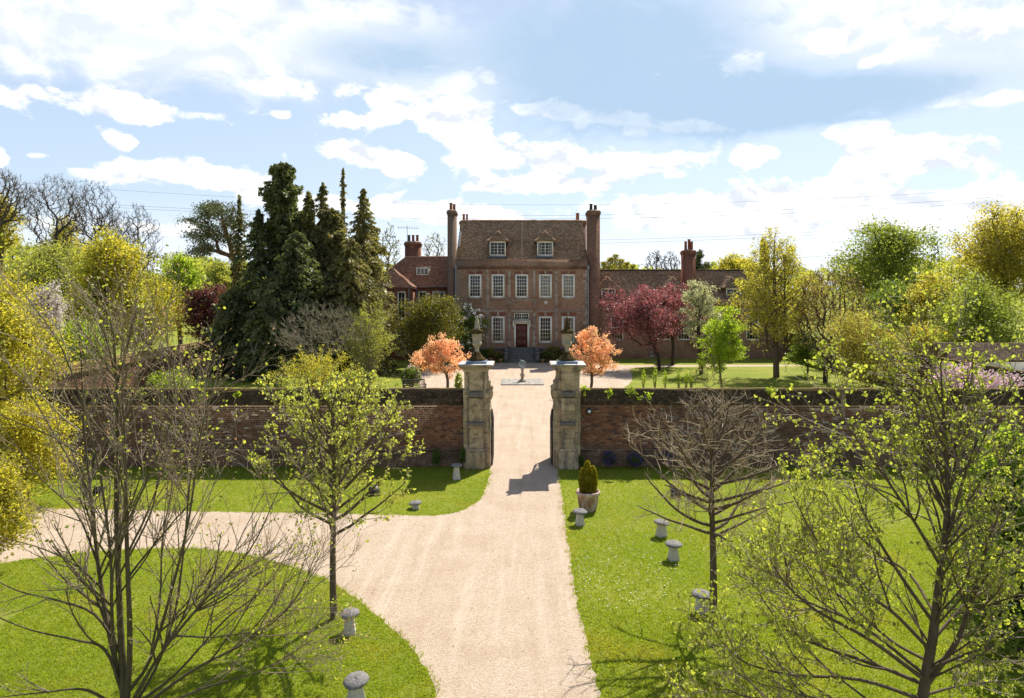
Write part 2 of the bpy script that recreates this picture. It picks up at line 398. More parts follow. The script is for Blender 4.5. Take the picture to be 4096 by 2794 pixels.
        k.l(bsdf(k, c, 0.92, 0.15, bt.outputs["Fac"], -0.5, 0.01), out.inputs[0])
    # roof tiles, one tint per tile
    for nm, a, b, mossy in (("roof_tile", (0.14, 0.082, 0.052), (0.38, 0.25, 0.155), 0.4), ("red_roof_tile", (0.21, 0.088, 0.056), (0.40, 0.20, 0.13), 0.25)):
        m, k, out = mat_base(nm); p = pos(k); r = rnd(k); n = k.noise(p, 0.8, 5.0, 0.7); n2 = k.noise(p, 7.0, 4.0, 0.7)
        c = k.mix(r, a, b)
        c = k.mix(k.ramp(k.m("FRACT", k.m("MULTIPLY", r, 17.3)), 0.88, 0.98), c, (0.36, 0.25, 0.17))
        c = k.mix(k.m("MULTIPLY", k.ramp(n, 0.42, 0.66), mossy), c, (0.10, 0.085, 0.038))
        c = k.mix(k.m("MULTIPLY", k.ramp(n2, 0.58, 0.72), mossy), c, (0.20, 0.17, 0.07))
        k.l(bsdf(k, c, 0.85, 0.3, n2, 0.5, 0.02), out.inputs[0])
    simple("ridge_tile", (0.46, 0.27, 0.16), 0.85, 0.2, 0.35, 5)
    simple("lead_stone", (0.19, 0.165, 0.145), 0.85, 0.3, 0.5, 7, 0.6)
    simple("lead", (0.20, 0.25, 0.34), 0.45, 0.5, 0.25, 8, 0.2)
    simple("pale_lead", (0.47, 0.46, 0.44), 0.5, 0.4, 0.3, 4, 0.2)
    simple("moss", (0.085, 0.058, 0.022), 1.0, 0.05, 0.55, 9, 1.0)
    simple("lichen_stone", (0.40, 0.33, 0.24), 0.9, 0.2, 0.45, 7, 0.6)
    simple("white_paint", (0.84, 0.80, 0.70), 0.45, 0.4, 0.06, 8, 0.05)
    simple("door_paint", (0.115, 0.030, 0.018), 0.4, 0.4, 0.2, 4, 0.05)
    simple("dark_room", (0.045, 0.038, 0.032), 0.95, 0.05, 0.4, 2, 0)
    simple("curtain", (0.55, 0.47, 0.38), 0.95, 0.05, 0.15, 5, 0)
    simple("step_stone", (0.17, 0.165, 0.155), 0.9, 0.2, 0.45, 5, 0.5)
    simple("paving", (0.36, 0.335, 0.30), 0.9, 0.2, 0.3, 3, 0.4)
    simple("iron", (0.015, 0.015, 0.016), 0.5, 0.4, 0.3, 10, 0.1)
    simple("verdigris", (0.34, 0.42, 0.42), 0.55, 0.4, 0.3, 20, 0.1)
    simple("terracotta", (0.42, 0.22, 0.14), 0.85, 0.2, 0.3, 9, 0.3)
    m, k, out = mat_base("weathered_pot"); p = pos(k); n = k.noise(k.vm("MULTIPLY", p, (7.0, 7.0, 1.6)), 1.0, 5.0, 0.7); n2 = k.noise(p, 12.0, 4.0)
    c = k.mix(k.ramp(n, 0.38, 0.62), (0.36, 0.19, 0.12), (0.55, 0.47, 0.38)); c = k.mix(k.m("MULTIPLY", k.ramp(n2, 0.55, 0.75), 0.5), c, (0.22, 0.13, 0.09))
    k.l(bsdf(k, c, 0.9, 0.2, n2, 0.4, 0.01), out.inputs[0])
    m, k, out = mat_base("staddle_stone"); p = pos(k); X, Y, Z = k.xyz(p); n = k.noise(p, 9.0, 5.0, 0.75); n2 = k.noise(p, 32.0, 4.0, 0.75)
    c = k.mix(n, (0.46, 0.41, 0.33), (0.70, 0.64, 0.54)); c = k.mix(k.m("MULTIPLY", k.ramp(n2, 0.55, 0.66), 0.6), c, (0.20, 0.17, 0.14))
    k.l(bsdf(k, c, 0.92, 0.2, n2, 0.7, 0.012), out.inputs[0])
    m, k, out = mat_base("lichen_cap"); p = pos(k); n = k.noise(p, 10.0, 5.0, 0.75); n2 = k.noise(p, 40.0, 4.0, 0.75)
    c = k.mix(n, (0.11, 0.105, 0.105), (0.26, 0.245, 0.235)); c = k.mix(k.m("MULTIPLY", k.ramp(n2, 0.52, 0.66), 0.8), c, (0.46, 0.44, 0.41))
    k.l(bsdf(k, c, 0.92, 0.2, n2, 0.8, 0.014), out.inputs[0])
    simple("soil", (0.05, 0.032, 0.02), 1.0, 0.05, 0.4, 20, 0.8)
    simple("bench_wood", (0.10, 0.095, 0.088), 0.8, 0.2, 0.3, 12, 0.2)
    simple("chimney_pot", (0.30, 0.095, 0.055), 0.8, 0.2, 0.3, 6, 0.1)
    simple("black_pot", (0.05, 0.045, 0.045), 0.7, 0.2, 0.3, 6, 0.1)
    simple("grey_pipe", (0.26, 0.30, 0.33), 0.5, 0.4, 0.2, 3, 0.05)
    simple("pale_pole", (0.48, 0.38, 0.32), 0.6, 0.3, 0.2, 3, 0.05)
    simple("lamp_glass", (0.75, 0.78, 0.82), 0.1, 0.6, 0.05, 3, 0)
    simple("cable", (0.16, 0.19, 0.23), 0.7, 0.2, 0.05, 3, 0)
    simple("white_wall", (0.62, 0.60, 0.56), 0.9, 0.1, 0.1, 2, 0.1)
    # window glass
    m, k, out = mat_base("glass"); fr = k.n("ShaderNodeFresnel"); fr.inputs[0].default_value = 1.5
    gl = k.n("ShaderNodeBsdfGlossy"); gl.inputs["Roughness"].default_value = 0.03
    tp = k.n("ShaderNodeBsdfTransparent"); tp.inputs["Color"].default_value = (0.86, 0.88, 0.88, 1)
    mx = k.n("ShaderNodeMixShader"); k.l(k.m("ADD", k.m("MULTIPLY", fr.outputs[0], 0.9), 0.0, clamp=True), mx.inputs[0])
    k.l(tp.outputs[0], mx.inputs[1]); k.l(gl.outputs[0], mx.inputs[2]); k.l(mx.outputs[0], out.inputs[0])
    # bark
    simple("bark", (0.13, 0.095, 0.064), 0.85, 0.25, 0.4, 9, 0.6)
    simple("green_bark", (0.115, 0.09, 0.05), 0.8, 0.3, 0.4, 7, 0.5)
    simple("tan_twig", (0.46, 0.35, 0.22), 0.7, 0.35, 0.3, 6, 0.3)
    simple("pale_twig", (0.26, 0.195, 0.13), 0.6, 0.5, 0.3, 6, 0.2)
    simple("dark_bark", (0.060, 0.046, 0.036), 0.9, 0.2, 0.35, 6, 0.5)
    simple("grey_twig", (0.27, 0.23, 0.16), 0.8, 0.3, 0.3, 3, 0.3)
    simple("alder_bark", (0.085, 0.070, 0.062), 0.9, 0.2, 0.3, 4, 0.4)
    simple("pine_bark", (0.22, 0.115, 0.065), 0.9, 0.2, 0.35, 5, 0.4)
    simple("reed_stem", (0.42, 0.27, 0.12), 0.8, 0.2, 0.3, 2, 0.1)
    # leaves
    leaf("lime_leaf", (0.3, 0.35, 0.085), 0.6)
    leaf("young_lime_leaf", (0.36, 0.4, 0.12), 0.6)
    leaf("yellow_leaf", (0.4, 0.38, 0.075), 0.62)
    leaf("gold_leaf", (0.38, 0.35, 0.085), 0.6)
    leaf("green_leaf", (0.14, 0.21, 0.045), 0.5)
    leaf("bright_leaf", (0.28, 0.38, 0.05), 0.6)
    leaf("oak_leaf", (0.22, 0.27, 0.07), 0.55)
    leaf("far_leaf", (0.3, 0.33, 0.1), 0.55)
    leaf("chestnut_leaf", (0.25, 0.34, 0.06), 0.55, gloss=0.5)
    leaf("dark_conifer", (0.15, 0.18, 0.085), 0.4, 0.45, (1.2, 1.3, 0.7), 0.3, (1.9, 1.5, 1.0))
    leaf("brown_conifer", (0.28, 0.265, 0.12), 0.42, 0.45, (1.2, 1.3, 0.7), 0.25, (1.5, 1.2, 1.0))
    leaf("olive_conifer", (0.19, 0.19, 0.045), 0.4, 0.4, (1.3, 1.3, 0.6), 0.25, (1.6, 1.35, 0.9))
    leaf("gold_conifer", (0.32, 0.28, 0.02), 0.4, 0.4, (1.3, 1.3, 0.6), 0.25)
    leaf("golden_shrub", (0.42, 0.4, 0.12), 0.58, 0.45, (1.4, 1.3, 0.6), 0.25)
    leaf("pine_needle", (0.13, 0.16, 0.07), 0.2, 0.4, (1.2, 1.2, 0.8), 0.25, (1.5, 1.3, 1.1))
    leaf("plum_leaf", (0.25, 0.125, 0.13), 0.5, 0.45, (1.7, 1.0, 0.95), 0.4, (1.4, 1.3, 1.3))
    leaf("copper_leaf", (0.2, 0.085, 0.08), 0.4, 0.45, (1.5, 1.0, 0.9), 0.35, (1.3, 1.5, 1.3))
    leaf("maple_leaf", (0.87, 0.63, 0.39), 0.5, 0.25, (1.35, 1.05, 0.8), 0.35, (1.12, 0.85, 0.75))
    leaf("brown_bud", (0.45, 0.33, 0.15), 0.4, 0.35, (1.3, 1.1, 0.7), 0.2)
    leaf("pink_bud", (0.65, 0.45, 0.35), 0.35, 0.3, (1.2, 1.0, 0.9), 0.3, (1.1, 0.9, 0.8))
    leaf("blossom", (0.72, 0.66, 0.60), 0.45, 0.2, (1.05, 1.0, 0.95), 0.2, (1.05, 0.97, 0.95))
    leaf("pear_blossom", (0.56, 0.57, 0.33), 0.5, 0.3, (1.1, 1.1, 0.8), 0.2, (1.25, 1.2, 1.5))
    leaf("pink_blossom", (0.74, 0.58, 0.60), 0.45, 0.2, (1.05, 0.95, 0.95), 0.2, (1.05, 1.05, 1.02))
    leaf("violet_flower", (0.15, 0.115, 0.29), 0.35, 0.3, (1.1, 1.0, 1.2), 0.2, (1.2, 1.1, 1.1))
    leaf("red_flower", (0.7, 0.05, 0.02), 0.35, 0.3, (1.1, 1.0, 1.0), 0.2, (1.1, 1.1, 1.1))
    leaf("white_flower", (0.85, 0.85, 0.82), 0.3, 0.1, (1.0, 1.0, 1.0), 0.2, (1.0, 1.0, 0.98))
    leaf("grass_blade", (0.24, 0.31, 0.022), 0.55, 0.35, (1.5, 1.45, 0.5), 0.35, (1.6, 1.12, 0.9))
make_materials()
M = MAT
def patchy_grass():
    k = NT(M["grass_blade"].node_tree); out = k.n("ShaderNodeOutputMaterial"); p = pos(k); r = k.n("ShaderNodeObjectInfo").outputs["Random"]
    n = k.noise(p, 0.42, 4.0, 0.6); n2 = k.noise(p, 2.4, 4.0, 0.65)
    c = k.mix(r, (0.21, 0.29, 0.020), (0.31, 0.36, 0.035)); c = k.mix(k.m("MULTIPLY", k.ramp(n, 0.50, 0.68), 0.6), c, (0.40, 0.34, 0.06)); c = k.mix(k.m("MULTIPLY", k.ramp(n2, 0.54, 0.70), 0.5), c, (0.17, 0.25, 0.02))
    tr = k.n("ShaderNodeBsdfTranslucent"); k.l(k.mix(1.0, c, (1.7, 1.65, 0.7), "MULTIPLY"), tr.inputs["Color"]); mx = k.n("ShaderNodeMixShader"); mx.inputs[0].default_value = .55
    k.l(bsdf(k, c, .5, .35), mx.inputs[1]); k.l(tr.outputs[0], mx.inputs[2]); k.l(mx.outputs[0], out.inputs[0])
patchy_grass()

# ------------------------------------------------------------------ ground, drive, lawns
def jitter_poly(pts, step, amp, seed, fixed=()):
    rg = np.random.default_rng(seed); out = []; n = len(pts)
    for i in range(n):
        a, b = np.array(pts[i], float), np.array(pts[(i + 1) % n], float)
        L = np.linalg.norm(b - a); m = max(1, int(L / step)); 
        if L > 40: m = 40
        for j in range(m):
            p = a + (b - a) * j / m
            out.append(p + (0 if i in fixed else 1) * rg.normal(0, amp, 2))
    return np.array(out)
def smooth_poly(pts, it=2):
    pts = np.array(pts, float)
    for _ in range(it):
        q = np.roll(pts, -1, 0); pts = np.stack([pts * .75 + q * .25, pts * .25 + q * .75], 1).reshape(-1, 2)
    return pts
def sheet(name, poly, z, mat):
    V = np.column_stack([poly, np.full(len(poly), z)])
    o = obj(name, mesh(name, V, [list(range(len(poly)))], mat)); o["kind"] = "structure"; return o

g0 = MB(); g0.quad((-2500, -300, 0), (2500, -300, 0), (2500, 5000, 0), (-2500, 5000, 0))
tag(g0.build("ground", M["lawn"]), kind="structure")

drive_px = [(2236, 1890), (2246, 1960), (2262, 2080), (2290, 2300), (2332, 2520), (2400, 2794)]
left_px = [(1745, 2794), (1722, 2700), (1640, 2585), (1500, 2450), (1330, 2330), (1150, 2258), (860, 2196), (560, 2195), (300, 2215), (0, 2255), (-500, 2300)]
top_px = [(-500, 2030), (300, 2034), (700, 2045), (1000, 2050), (1400, 2054), (1640, 2064), (1790, 2062), (1890, 2028), (1940, 1970), (1958, 1900)]
pts = [tuple(G(*q)) for q in drive_px] + [(1.75, 8.0), (2.2, 2.0), (-1.8, 2.0), (-1.6, 8.0)] + [tuple(G(*q)) for q in left_px] + [tuple(G(*q)) for q in top_px] + [(-1.36, 28.5), (-1.7, 35), (-3.2, 41), (-5.6, 45), (-7.3, 49), (-8.4, 54), (-8.6, 60), (-8.4, 65.6), (8.6, 65.6), (8.6, 63.9), (14, 63.7), (26, 64.0), (26, 62.6), (14, 62.3),
       (9.6, 61.8), (9.2, 57), (8.4, 52), (7.1, 48.5), (5.4, 45), (3.2, 41), (1.7, 35), (1.36, 28.5)]
DRIVE = jitter_poly(smooth_poly(pts, 2), 0.16, 0.022, 3)
sheet("driveway", DRIVE, 0.004, M["gravel"])

# ------------------------------------------------------------------ tiled slopes
def tile_poly(poly, gauge=0.115, w=0.17, th=0.010, seed=0, jit=1.0):
    poly = np.array(poly, float); rg = np.random.default_rng(seed)
    u = poly[1] - poly[0]; u /= np.linalg.norm(u)
    n = np.zeros(3)
    for i in range(len(poly)): n += np.cross(poly[i], poly[(i + 1) % len(poly)])
    n /= np.linalg.norm(n)
    if n[2] < 0: n = -n
    v = np.cross(n, u)
    if v[2] < 0: v = -v
    q = np.column_stack([(poly - poly[0]) @ u, (poly - poly[0]) @ v])
    rows = int(q[:, 1].max() / gauge) + 1; C = []
    for r in range(rows):
        xs = np.arange(q[:, 0].min() - w, q[:, 0].max() + w, w) + (w / 2 if r % 2 else 0) + rg.normal(0, .012)
        C.append(np.column_stack([xs, np.full(len(xs), (r + 0.5) * gauge)]))
    C = np.concatenate(C); C = C[inpoly(C, q)]; N = len(C)
    if N == 0: return np.zeros((0, 3)), np.zeros((0, 4), int)
    hw = w / 2 * (0.95 + rg.normal(0, .02, N)); lo = rg.normal(0, .008 * jit, N) - gauge * .55; hi = gauge * .62
    lift = th * (1 + np.abs(rg.normal(0, .4 * jit, N))); tilt = rg.normal(0, .006 * jit, N); skew = rg.normal(0, .006 * jit, N)
    # slow waves in the old roof
    sag = 0.012 * jit * (np.sin(C[:, 0] * 1.1) + np.sin(C[:, 0] * 0.43 + C[:, 1] * 0.8))
    def pt(du, dv, dn): return poly[0] + (C[:, 0] + du)[:, None] * u + (C[:, 1] + dv)[:, None] * v + (dn + sag)[:, None] * n
    V = np.stack([pt(-hw, lo + skew, lift + tilt), pt(hw, lo - skew, lift - tilt), pt(hw, hi + 0 * lo, 0.002 + 0 * lo), pt(-hw, hi + 0 * lo, 0.002 + 0 * lo),
                  pt(-hw, lo + skew, lift * 0 - .01), pt(hw, lo - skew, lift * 0 - .01)], 1).reshape(-1, 3)
    b = np.arange(N)[:, None] * 6
    Fq = np.concatenate([b + np.array([[0, 1, 2, 3]]), b + np.array([[0, 4, 5, 1]])])
    Ft = np.concatenate([b + np.array([[0, 3, 4]]), b + np.array([[1, 5, 2]])])
    return V, [Fq, Ft]
def tiled(name, polys, mat, parent, gauge=0.115, w=0.17, th=0.018, seed=0, jit=1.0):
    Vs, Q, T, n = [], [], [], 0
    for i, p in enumerate(polys):
        V, f = tile_poly(p, gauge, w, th, seed + i, jit)
        if len(V) == 0: continue
        Vs.append(V); Q.append(f[0] + n); T.append(f[1] + n); n += len(V)
    o = obj(name, mesh(name, np.concatenate(Vs), [np.concatenate(Q), np.concatenate(T)], mat), parent)
    o["kind"] = "stuff"; return o

# ------------------------------------------------------------------ garden walls
BRICK_UNIT = None
def brick_unit(mat):
    global BRICK_UNIT
    if BRICK_UNIT is None:
        b = MB(); b.box(-.5, .5, -.5, .5, -.5, .5); BRICK_UNIT = mesh("brick", np.concatenate(b.V), _bykind(b.Fc), mat)
    return BRICK_UNIT
def brick_cells(L, z0, z1, seed, ch=0.0745):
    """rows of bricks along a length: (u0, u1, z0, z1)"""
    rg = np.random.default_rng(seed); out = []
    n = int((z1 - z0) / ch)
    for r in range(n):
        u = -rg.random() * .2
        while u < L:
            l = 0.225 if rg.random() > .3 else 0.113
            l *= 1 + rg.normal(0, .03)
            if u > -0.05: out.append((max(u, 0.0) + .006, min(u + l - .007, L), z0 + r * ch + .006, z0 + (r + 1) * ch - .006))
            u += l
    c = np.array(out); return c[(c[:, 1] - c[:, 0]) > .04]
def brick_stuff(name, cells, place, mat, parent, seed):
    """place(u, depth, z) -> xyz; joined bricks"""
    rg = np.random.default_rng(seed); N = len(cells); d = np.abs(rg.normal(0.010, .006, N)); tl = rg.normal(0, .0025, (N, 4))
    u0, u1, z0, z1 = cells.T; 
    a = [place(u0, d + tl[:, 0], z0), place(u1, d + tl[:, 1], z0), place(u1, d + tl[:, 2], z1), place(u0, d + tl[:, 3], z1)]
    k = 0 * d - .012
    b = [place(u0, k, z0), place(u1, k, z0), place(u1, k, z1), place(u0, k, z1)]
    V = np.stack(a + b, 1).reshape(-1, 3); o = np.arange(N)[:, None] * 8
    Fq = np.concatenate([o + np.array([f]) for f in ((0, 1, 2, 3), (0, 4, 5, 1), (1, 5, 6, 2), (2, 6, 7, 3), (3, 7, 4, 0))])
    o = obj(name, mesh(name, V, [Fq], mat), parent); o["kind"] = "stuff"; return o
def bumpy_panel(place, L, z0, z1, nu, nz, amp, seed):
    rg = np.random.default_rng(seed); U, Z = np.meshgrid(np.linspace(0, L, nu), np.linspace(z0, z1, nz)); d = rg.normal(0, amp, U.shape)
    d[-1] -= .03
    Z = Z + np.where((Z > z0) & (Z <= z1), rg.normal(0, amp, U.shape), 0)
    V = place(U.ravel(), d.ravel(), Z.ravel()); i = np.arange(nu - 1)[None, :] + np.arange(nz - 1)[:, None] * nu; i = i.ravel()
    return V, np.column_stack([i, i + 1, i + nu + 1, i + nu])

WY = 27.3
def front_wall(sgn, label):
    x0, x1 = 2.33, 28.0; L = x1 - x0
    root = empty("garden_wall", (sgn * (x0 + x1) / 2, WY + .2, 0), label, "garden wall", "front garden walls either side of the gate")
    pl = lambda u, d, z: np.stack([sgn * (x0 + u), WY - d, z + 0 * u], -1)
    core = MB(); core.box(min(sgn * x0, sgn * x1), max(sgn * x0, sgn * x1), WY - .004, WY + .46, 0, 2.5, "b"); core.build("mortar", M["old_mortar"], root)
    V, f = bumpy_panel(lambda u, d, z: np.stack([sgn * (x0 + u), WY - .085 - d, z + 0 * u], -1), L, 0.0, .66, 180, 8, .014, 5 + int(sgn))
    obj("plinth", mesh("plinth", V, [f], M["rubble"]), root)
    pt = MB(); pt.box(min(sgn * x0, sgn * x1), max(sgn * x0, sgn * x1), WY - .07, WY + .02, .60, .665); pt.build("plinth_ledge", M["rubble"], root)
    cells = brick_cells(L, 0.69, 2.44, 11 + int(sgn))
    if sgn < 0: vis = cells[cells[:, 0] < 20]
    else: vis = cells
    # each brick near the gate is its own object, the long run beyond is one mesh
    order = np.argsort(vis[:, 0] + vis[:, 2] * .01); near, rest = vis[order[:300]], vis[order[300:]]
    me = brick_unit(M["garden_brick"]); rg = random.Random(4 + sgn)
    for (u0, u1, z0, z1) in near:
        b = obj("brick", me, root); b.location = (sgn * (x0 + (u0 + u1) / 2), WY + .032 - abs(rg.gauss(.012, .004)), (z0 + z1) / 2)
        b.scale = (u1 - u0, .07, z1 - z0); b.rotation_euler = (rg.gauss(0, .02), 0, rg.gauss(0, .01))
    brick_stuff("brickwork", rest, pl, M["garden_brick"], root, 21)
    # corbelled eaves course and steep tiled coping
    c2 = brick_cells(L, 2.44, 2.52, 31); brick_stuff("eaves_course", c2, lambda u, d, z: np.stack([sgn * (x0 + u), WY - .055 - d, z + 0 * u], -1), M["garden_brick"], root, 8)
    ec = MB(); ec.box(min(sgn * x0, sgn * x1), max(sgn * x0, sgn * x1), WY - .04, WY + .5, 2.445, 2.515); ec.build("eaves_bed", M["old_mortar"], root)
    xa, xb = (sgn * x0, sgn * x1)
    a = [(xa, WY - .11, 2.51), (xb, WY - .11, 2.51), (xb, WY + .2, 3.06), (xa, WY + .2, 3.06)]
    b = [(xa, WY + .56, 2.51), (xb, WY + .56, 2.51), (xb, WY + .27, 3.06), (xa, WY + .27, 3.06)]
    bed = MB(); bed.poly([np.array(v) + (0, .05, -.05) for v in a]); bed.poly([np.array(v) + (0, -.05, -.05) for v in b]); bed.build("coping_bed", M["mossy_tile"], root)
    tiled("coping_tiles", [a, b], M["mossy_tile"], root, .12, .165, .02, 40, 1.6)
    rg2 = np.random.default_rng(7); xs = np.arange(0, L + .01, .3)
    rid = np.column_stack([sgn * (x0 + xs), np.full(len(xs), WY + .235) + rg2.normal(0, .01, len(xs)), 3.05 + rg2.normal(0, .012, len(xs))])
    rb = MB(); rb.tube(rid, np.abs(rg2.normal(.062, .008, len(xs))), 8); rb.build("coping_ridge", M["lichen_tile"], root)
    return root
front_wall(-1, "long shaded brick wall with mossy coping left of the stone gate piers")
front_wall(1, "long shaded brick wall with mossy coping right of the stone gate piers")

def side_wall(X, sgn, y0, y1, label, tile):
    root = empty("garden_wall", (X, (y0 + y1) / 2, 0), label, "garden wall"); L = y1 - y0
    core = MB(); core.box(min(X, X - sgn * .42), max(X, X - sgn * .42), y0, y1, 0, 2.1, "b"); core.build("mortar", M["old_mortar"], root)
    brick_stuff("brickwork", brick_cells(L, .05, 2.05, 51), lambda u, d, z: np.stack([X + sgn * d, y0 + u, z + 0 * u], -1), M["garden_brick"], root, 52)
    a = [(X + sgn * .12, y0, 2.02), (X + sgn * .12, y1, 2.02), (X - sgn * .18, y1, 2.62), (X - sgn * .18, y0, 2.62)]
    b = [(X - sgn * .54, y0, 2.02), (X - sgn * .54, y1, 2.02), (X - sgn * .24, y1, 2.62), (X - sgn * .24, y0, 2.62)]
    bed = MB(); bed.poly([np.array(v) + (-sgn * .05, 0, -.05) for v in a]); bed.poly([np.array(v) + (sgn * .05, 0, -.05) for v in b]); bed.build("coping_bed", M[tile], root)
    tiled("coping_tiles", [a, b], M[tile], root, .2, .3, .025, 60, 1.5)
    xs = np.arange(y0, y1, .4); rg = np.random.default_rng(3); rb = MB()
    rb.tube(np.column_stack([np.full(len(xs), X - sgn * .21), xs, 2.61 + rg.normal(0, .012, len(xs))]), np.abs(rg.normal(.06, .008, len(xs))), 8)
    rb.build("coping_ridge", M["lichen_tile"], root)
side_wall(-27.0, 1, 28.0, 76, "sunlit red brick side wall with yellow lichened coping beside the conifers", "lichen_tile")
side_wall(27.0, -1, 28.0, 76, "dark brick side wall on the far right behind the white blossom", "mossy_tile")

# ------------------------------------------------------------------ gate piers
def gate_pier(sgn, label):
    """sgn -1 left, +1 right; local x grows towards the opening"""
    cx = sgn * 1.84
    root = empty("gate_pier", (cx, 27.55, 0), label, "gate pier", "stone gate piers"); rg = random.Random(50 + sgn)
    X = lambda lx: cx - sgn * lx
    def blk(x0, x1, y0, y1, z0, z1, bev=.014, name="stone_block", mat="limestone"):
        b = MB(); j = lambda: rg.gauss(0, .004)
        xa, xb = sorted((X(x0 + j()), X(x1 + j()))); b.box(xa, xb, y0 + j(), y1 + j(), z0 + .002, z1 - .002)
        return b.build(name, M[mat], root, bevel=bev, seg=2)
    # shaft courses, the inner half carries the jamb
    zs = [0, .46, .95, 1.42, 1.86, 2.32, 2.8]
    for i in range(6):
        sp = .02 if i % 2 else -.06
        blk(-.48, sp, 27.05, 28.05, zs[i], zs[i + 1]); blk(sp + .003, .60 if i < 5 else .57, 27.05, 28.02, zs[i], zs[i + 1])
    # pilaster up the middle
    for z0, z1 in ((.79, 1.2), (1.2, 1.63), (1.86, 2.3), (2.3, 2.795), (3.095, 3.52), (3.52, 3.925)):
        blk(-.24, .29, 26.90, 27.06, z0, z1, .01)
    blk(-.37, .385, 26.78, 27.3, 0, .70, .03, "plinth_block"); blk(-.34, .36, 26.82, 27.3, .70, .80, .03, "plinth_moulding")
    blk(-.30, .34, 26.74, 27.06, 1.74, 1.86, .02, "shelf", "lead_stone"); blk(-.27, .31, 26.81, 27.06, 1.63, 1.74, .025, "shelf_bracket")
    blk(-.50, .63, 26.99, 28.08, 2.8, 3.09, .025, "band"); blk(-.26, .31, 26.78, 27.02, 2.84, 3.05, .03, "band_block", "lead_stone")
    for z0, z1, s in ((3.09, 3.50, .05), (3.50, 3.93, -.08)):
        blk(-.45, s, 27.05, 28.05, z0, z1); blk(s + .003, .46, 27.05, 28.05, z0, z1)
    # scrolled console towards the opening
    pr = [(.45, 3.09), (.66, 3.09), (.70, 3.15), (.68, 3.22), (.60, 3.25), (.575, 3.31), (.60, 3.37), (.575, 3.44), (.52, 3.47), (.50, 3.56), (.45, 3.62)]
    b = MB(); b.extrude([(X(x), z) for x, z in pr], 27.10, 27.62); b.build("scroll_bracket", M["limestone"], root, bevel=.012)
    pr = [(.6, 2.80), (.60, 2.70), (.65, 2.74), (.68, 2.86), (.69, 3.0), (.66, 3.085), (.6, 3.085)]
    b = MB(); b.extrude([(X(x), z) for x, z in pr], 27.12, 27.60); b.build("scroll_bracket", M["limestone"], root, bevel=.012)
    # cornice
    blk(-.50, .52, 26.92, 28.16, 3.84, 3.92, .02, "cornice"); blk(-.56, .58, 26.88, 28.20, 3.922, 3.99, .02, "cornice"); blk(-.63, .65, 26.82, 28.26, 3.992, 4.045, .02, "cornice")
    blk(-.70, .71, 26.78, 28.32, 4.045, 4.105, .018, "cornice")
    blk(-.68, -.30, 26.80, 28.30, 4.108, 4.122, .003, "lead_sheet", "pale_lead"); blk(.36, .69, 26.80, 28.30, 4.108, 4.122, .003, "lead_sheet", "pale_lead")
    blk(-.296, .356, 26.76, 28.30, 4.11, 4.128, .003, "lead_sheet", "pale_lead")
    blk(-.385, .415, 27.14, 27.96, 4.13, 4.225, .01, "lead_plinth", "lead")
    # carved ornaments
    def ring(x, z, r, a0, a1, yf, rad=.018, n=14):
        pts = [(X(x + r * math.cos(a)), yf, z + r * math.sin(a)) for a in np.linspace(a0, a1, n)]
        b = MB(); b.tube(pts, rad, 6); b.build("carving", M["limestone"], root, smooth=True)
    ring(.02, 2.62, .055, 0, 6.28, 26.895); ring(.02, 1.50, .13, math.pi, 2 * math.pi, 26.895, .022)
    for dx in (-.07, .02, .11): ring(dx, 1.93, .032, 0, 6.28, 26.895, .016, 10)
    ring(.02, 2.0, .035, 0, 6.28, 26.895, .015, 10)
    ring(.02, 3.18, .17, .1, math.pi - .1, 26.898, .016); ring(.02, 3.25, .05, 0, 6.28, 26.898, .016, 10)
    b = MB(); b.box(min(X(.01), X(.03)), max(X(.01), X(.03)), 26.885, 26.91, 2.30, 2.54); b.box(min(X(-.08), X(.12)), max(X(-.08), X(.12)), 26.885, 26.91, 2.52, 2.55); b.build("carving", M["limestone"], root)
    # hinge pin
    return root
gate_pier(-1, "tall carved stone gate pier left of the gravel drive")
gate_pier(1, "tall carved stone gate pier right of the gravel drive")

def wob(prof, c, mat, name, parent, n=22, amp=.012, seed=1, sq=False, smooth=True):
    b = MB(); b.lathe(prof, c, n, sq); V = np.concatenate(b.V); rg = np.random.default_rng(seed)
    V = V + rg.normal(0, amp, V.shape) * (0.4 if sq else 1)
    return obj(name, mesh(name, V, _bykind(b.Fc), M[mat], smooth), parent)
def urn(sgn, label):
    cx = sgn * 1.82; c = (cx, 27.55, 0)
    root = empty("urn_finial", (cx, 27.55, 4.225), label, "urn", "stone urns on the gate piers")
    wob([(.36, 4.226), (.37, 4.26), (.30, 4.32), (.22, 4.42), (.14, 4.50), (.10, 4.58)], c, "moss", "mossy_foot", root, 24, .014, 3)
    wob([(.10, 4.46), (.085, 4.58), (.08, 4.68), (.10, 4.76), (.165, 4.83), (.205, 4.89), (.205, 4.93), (.17, 4.955), (.165, 5.0), (.185, 5.15), (.215, 5.30), (.225, 5.34), (.2, 5.35)], c, "lichen_stone", "bowl", root, 22, .004, 4)
    rg = np.random.default_rng(9 + sgn)
    wob([(.20, 5.32), (.265, 5.315), (.275, 5.36), (.25, 5.41), (.19, 5.45), (.12, 5.48)], c, "moss", "mossy_rim", root, 26, .016, 11 + sgn)
    wob([(.13, 5.43), (.115, 5.52), (.095, 5.64), (.066, 5.80), (.035, 5.93), (.008, 6.01 - .03 * (sgn > 0))], c, "moss" if sgn > 0 else "lichen_stone", "spike", root, 10, .007, 15)
urn(-1, "weathered stone urn with pale spike on the left gate pier")
urn(1, "weathered stone urn with mossy spike on the right gate pier")

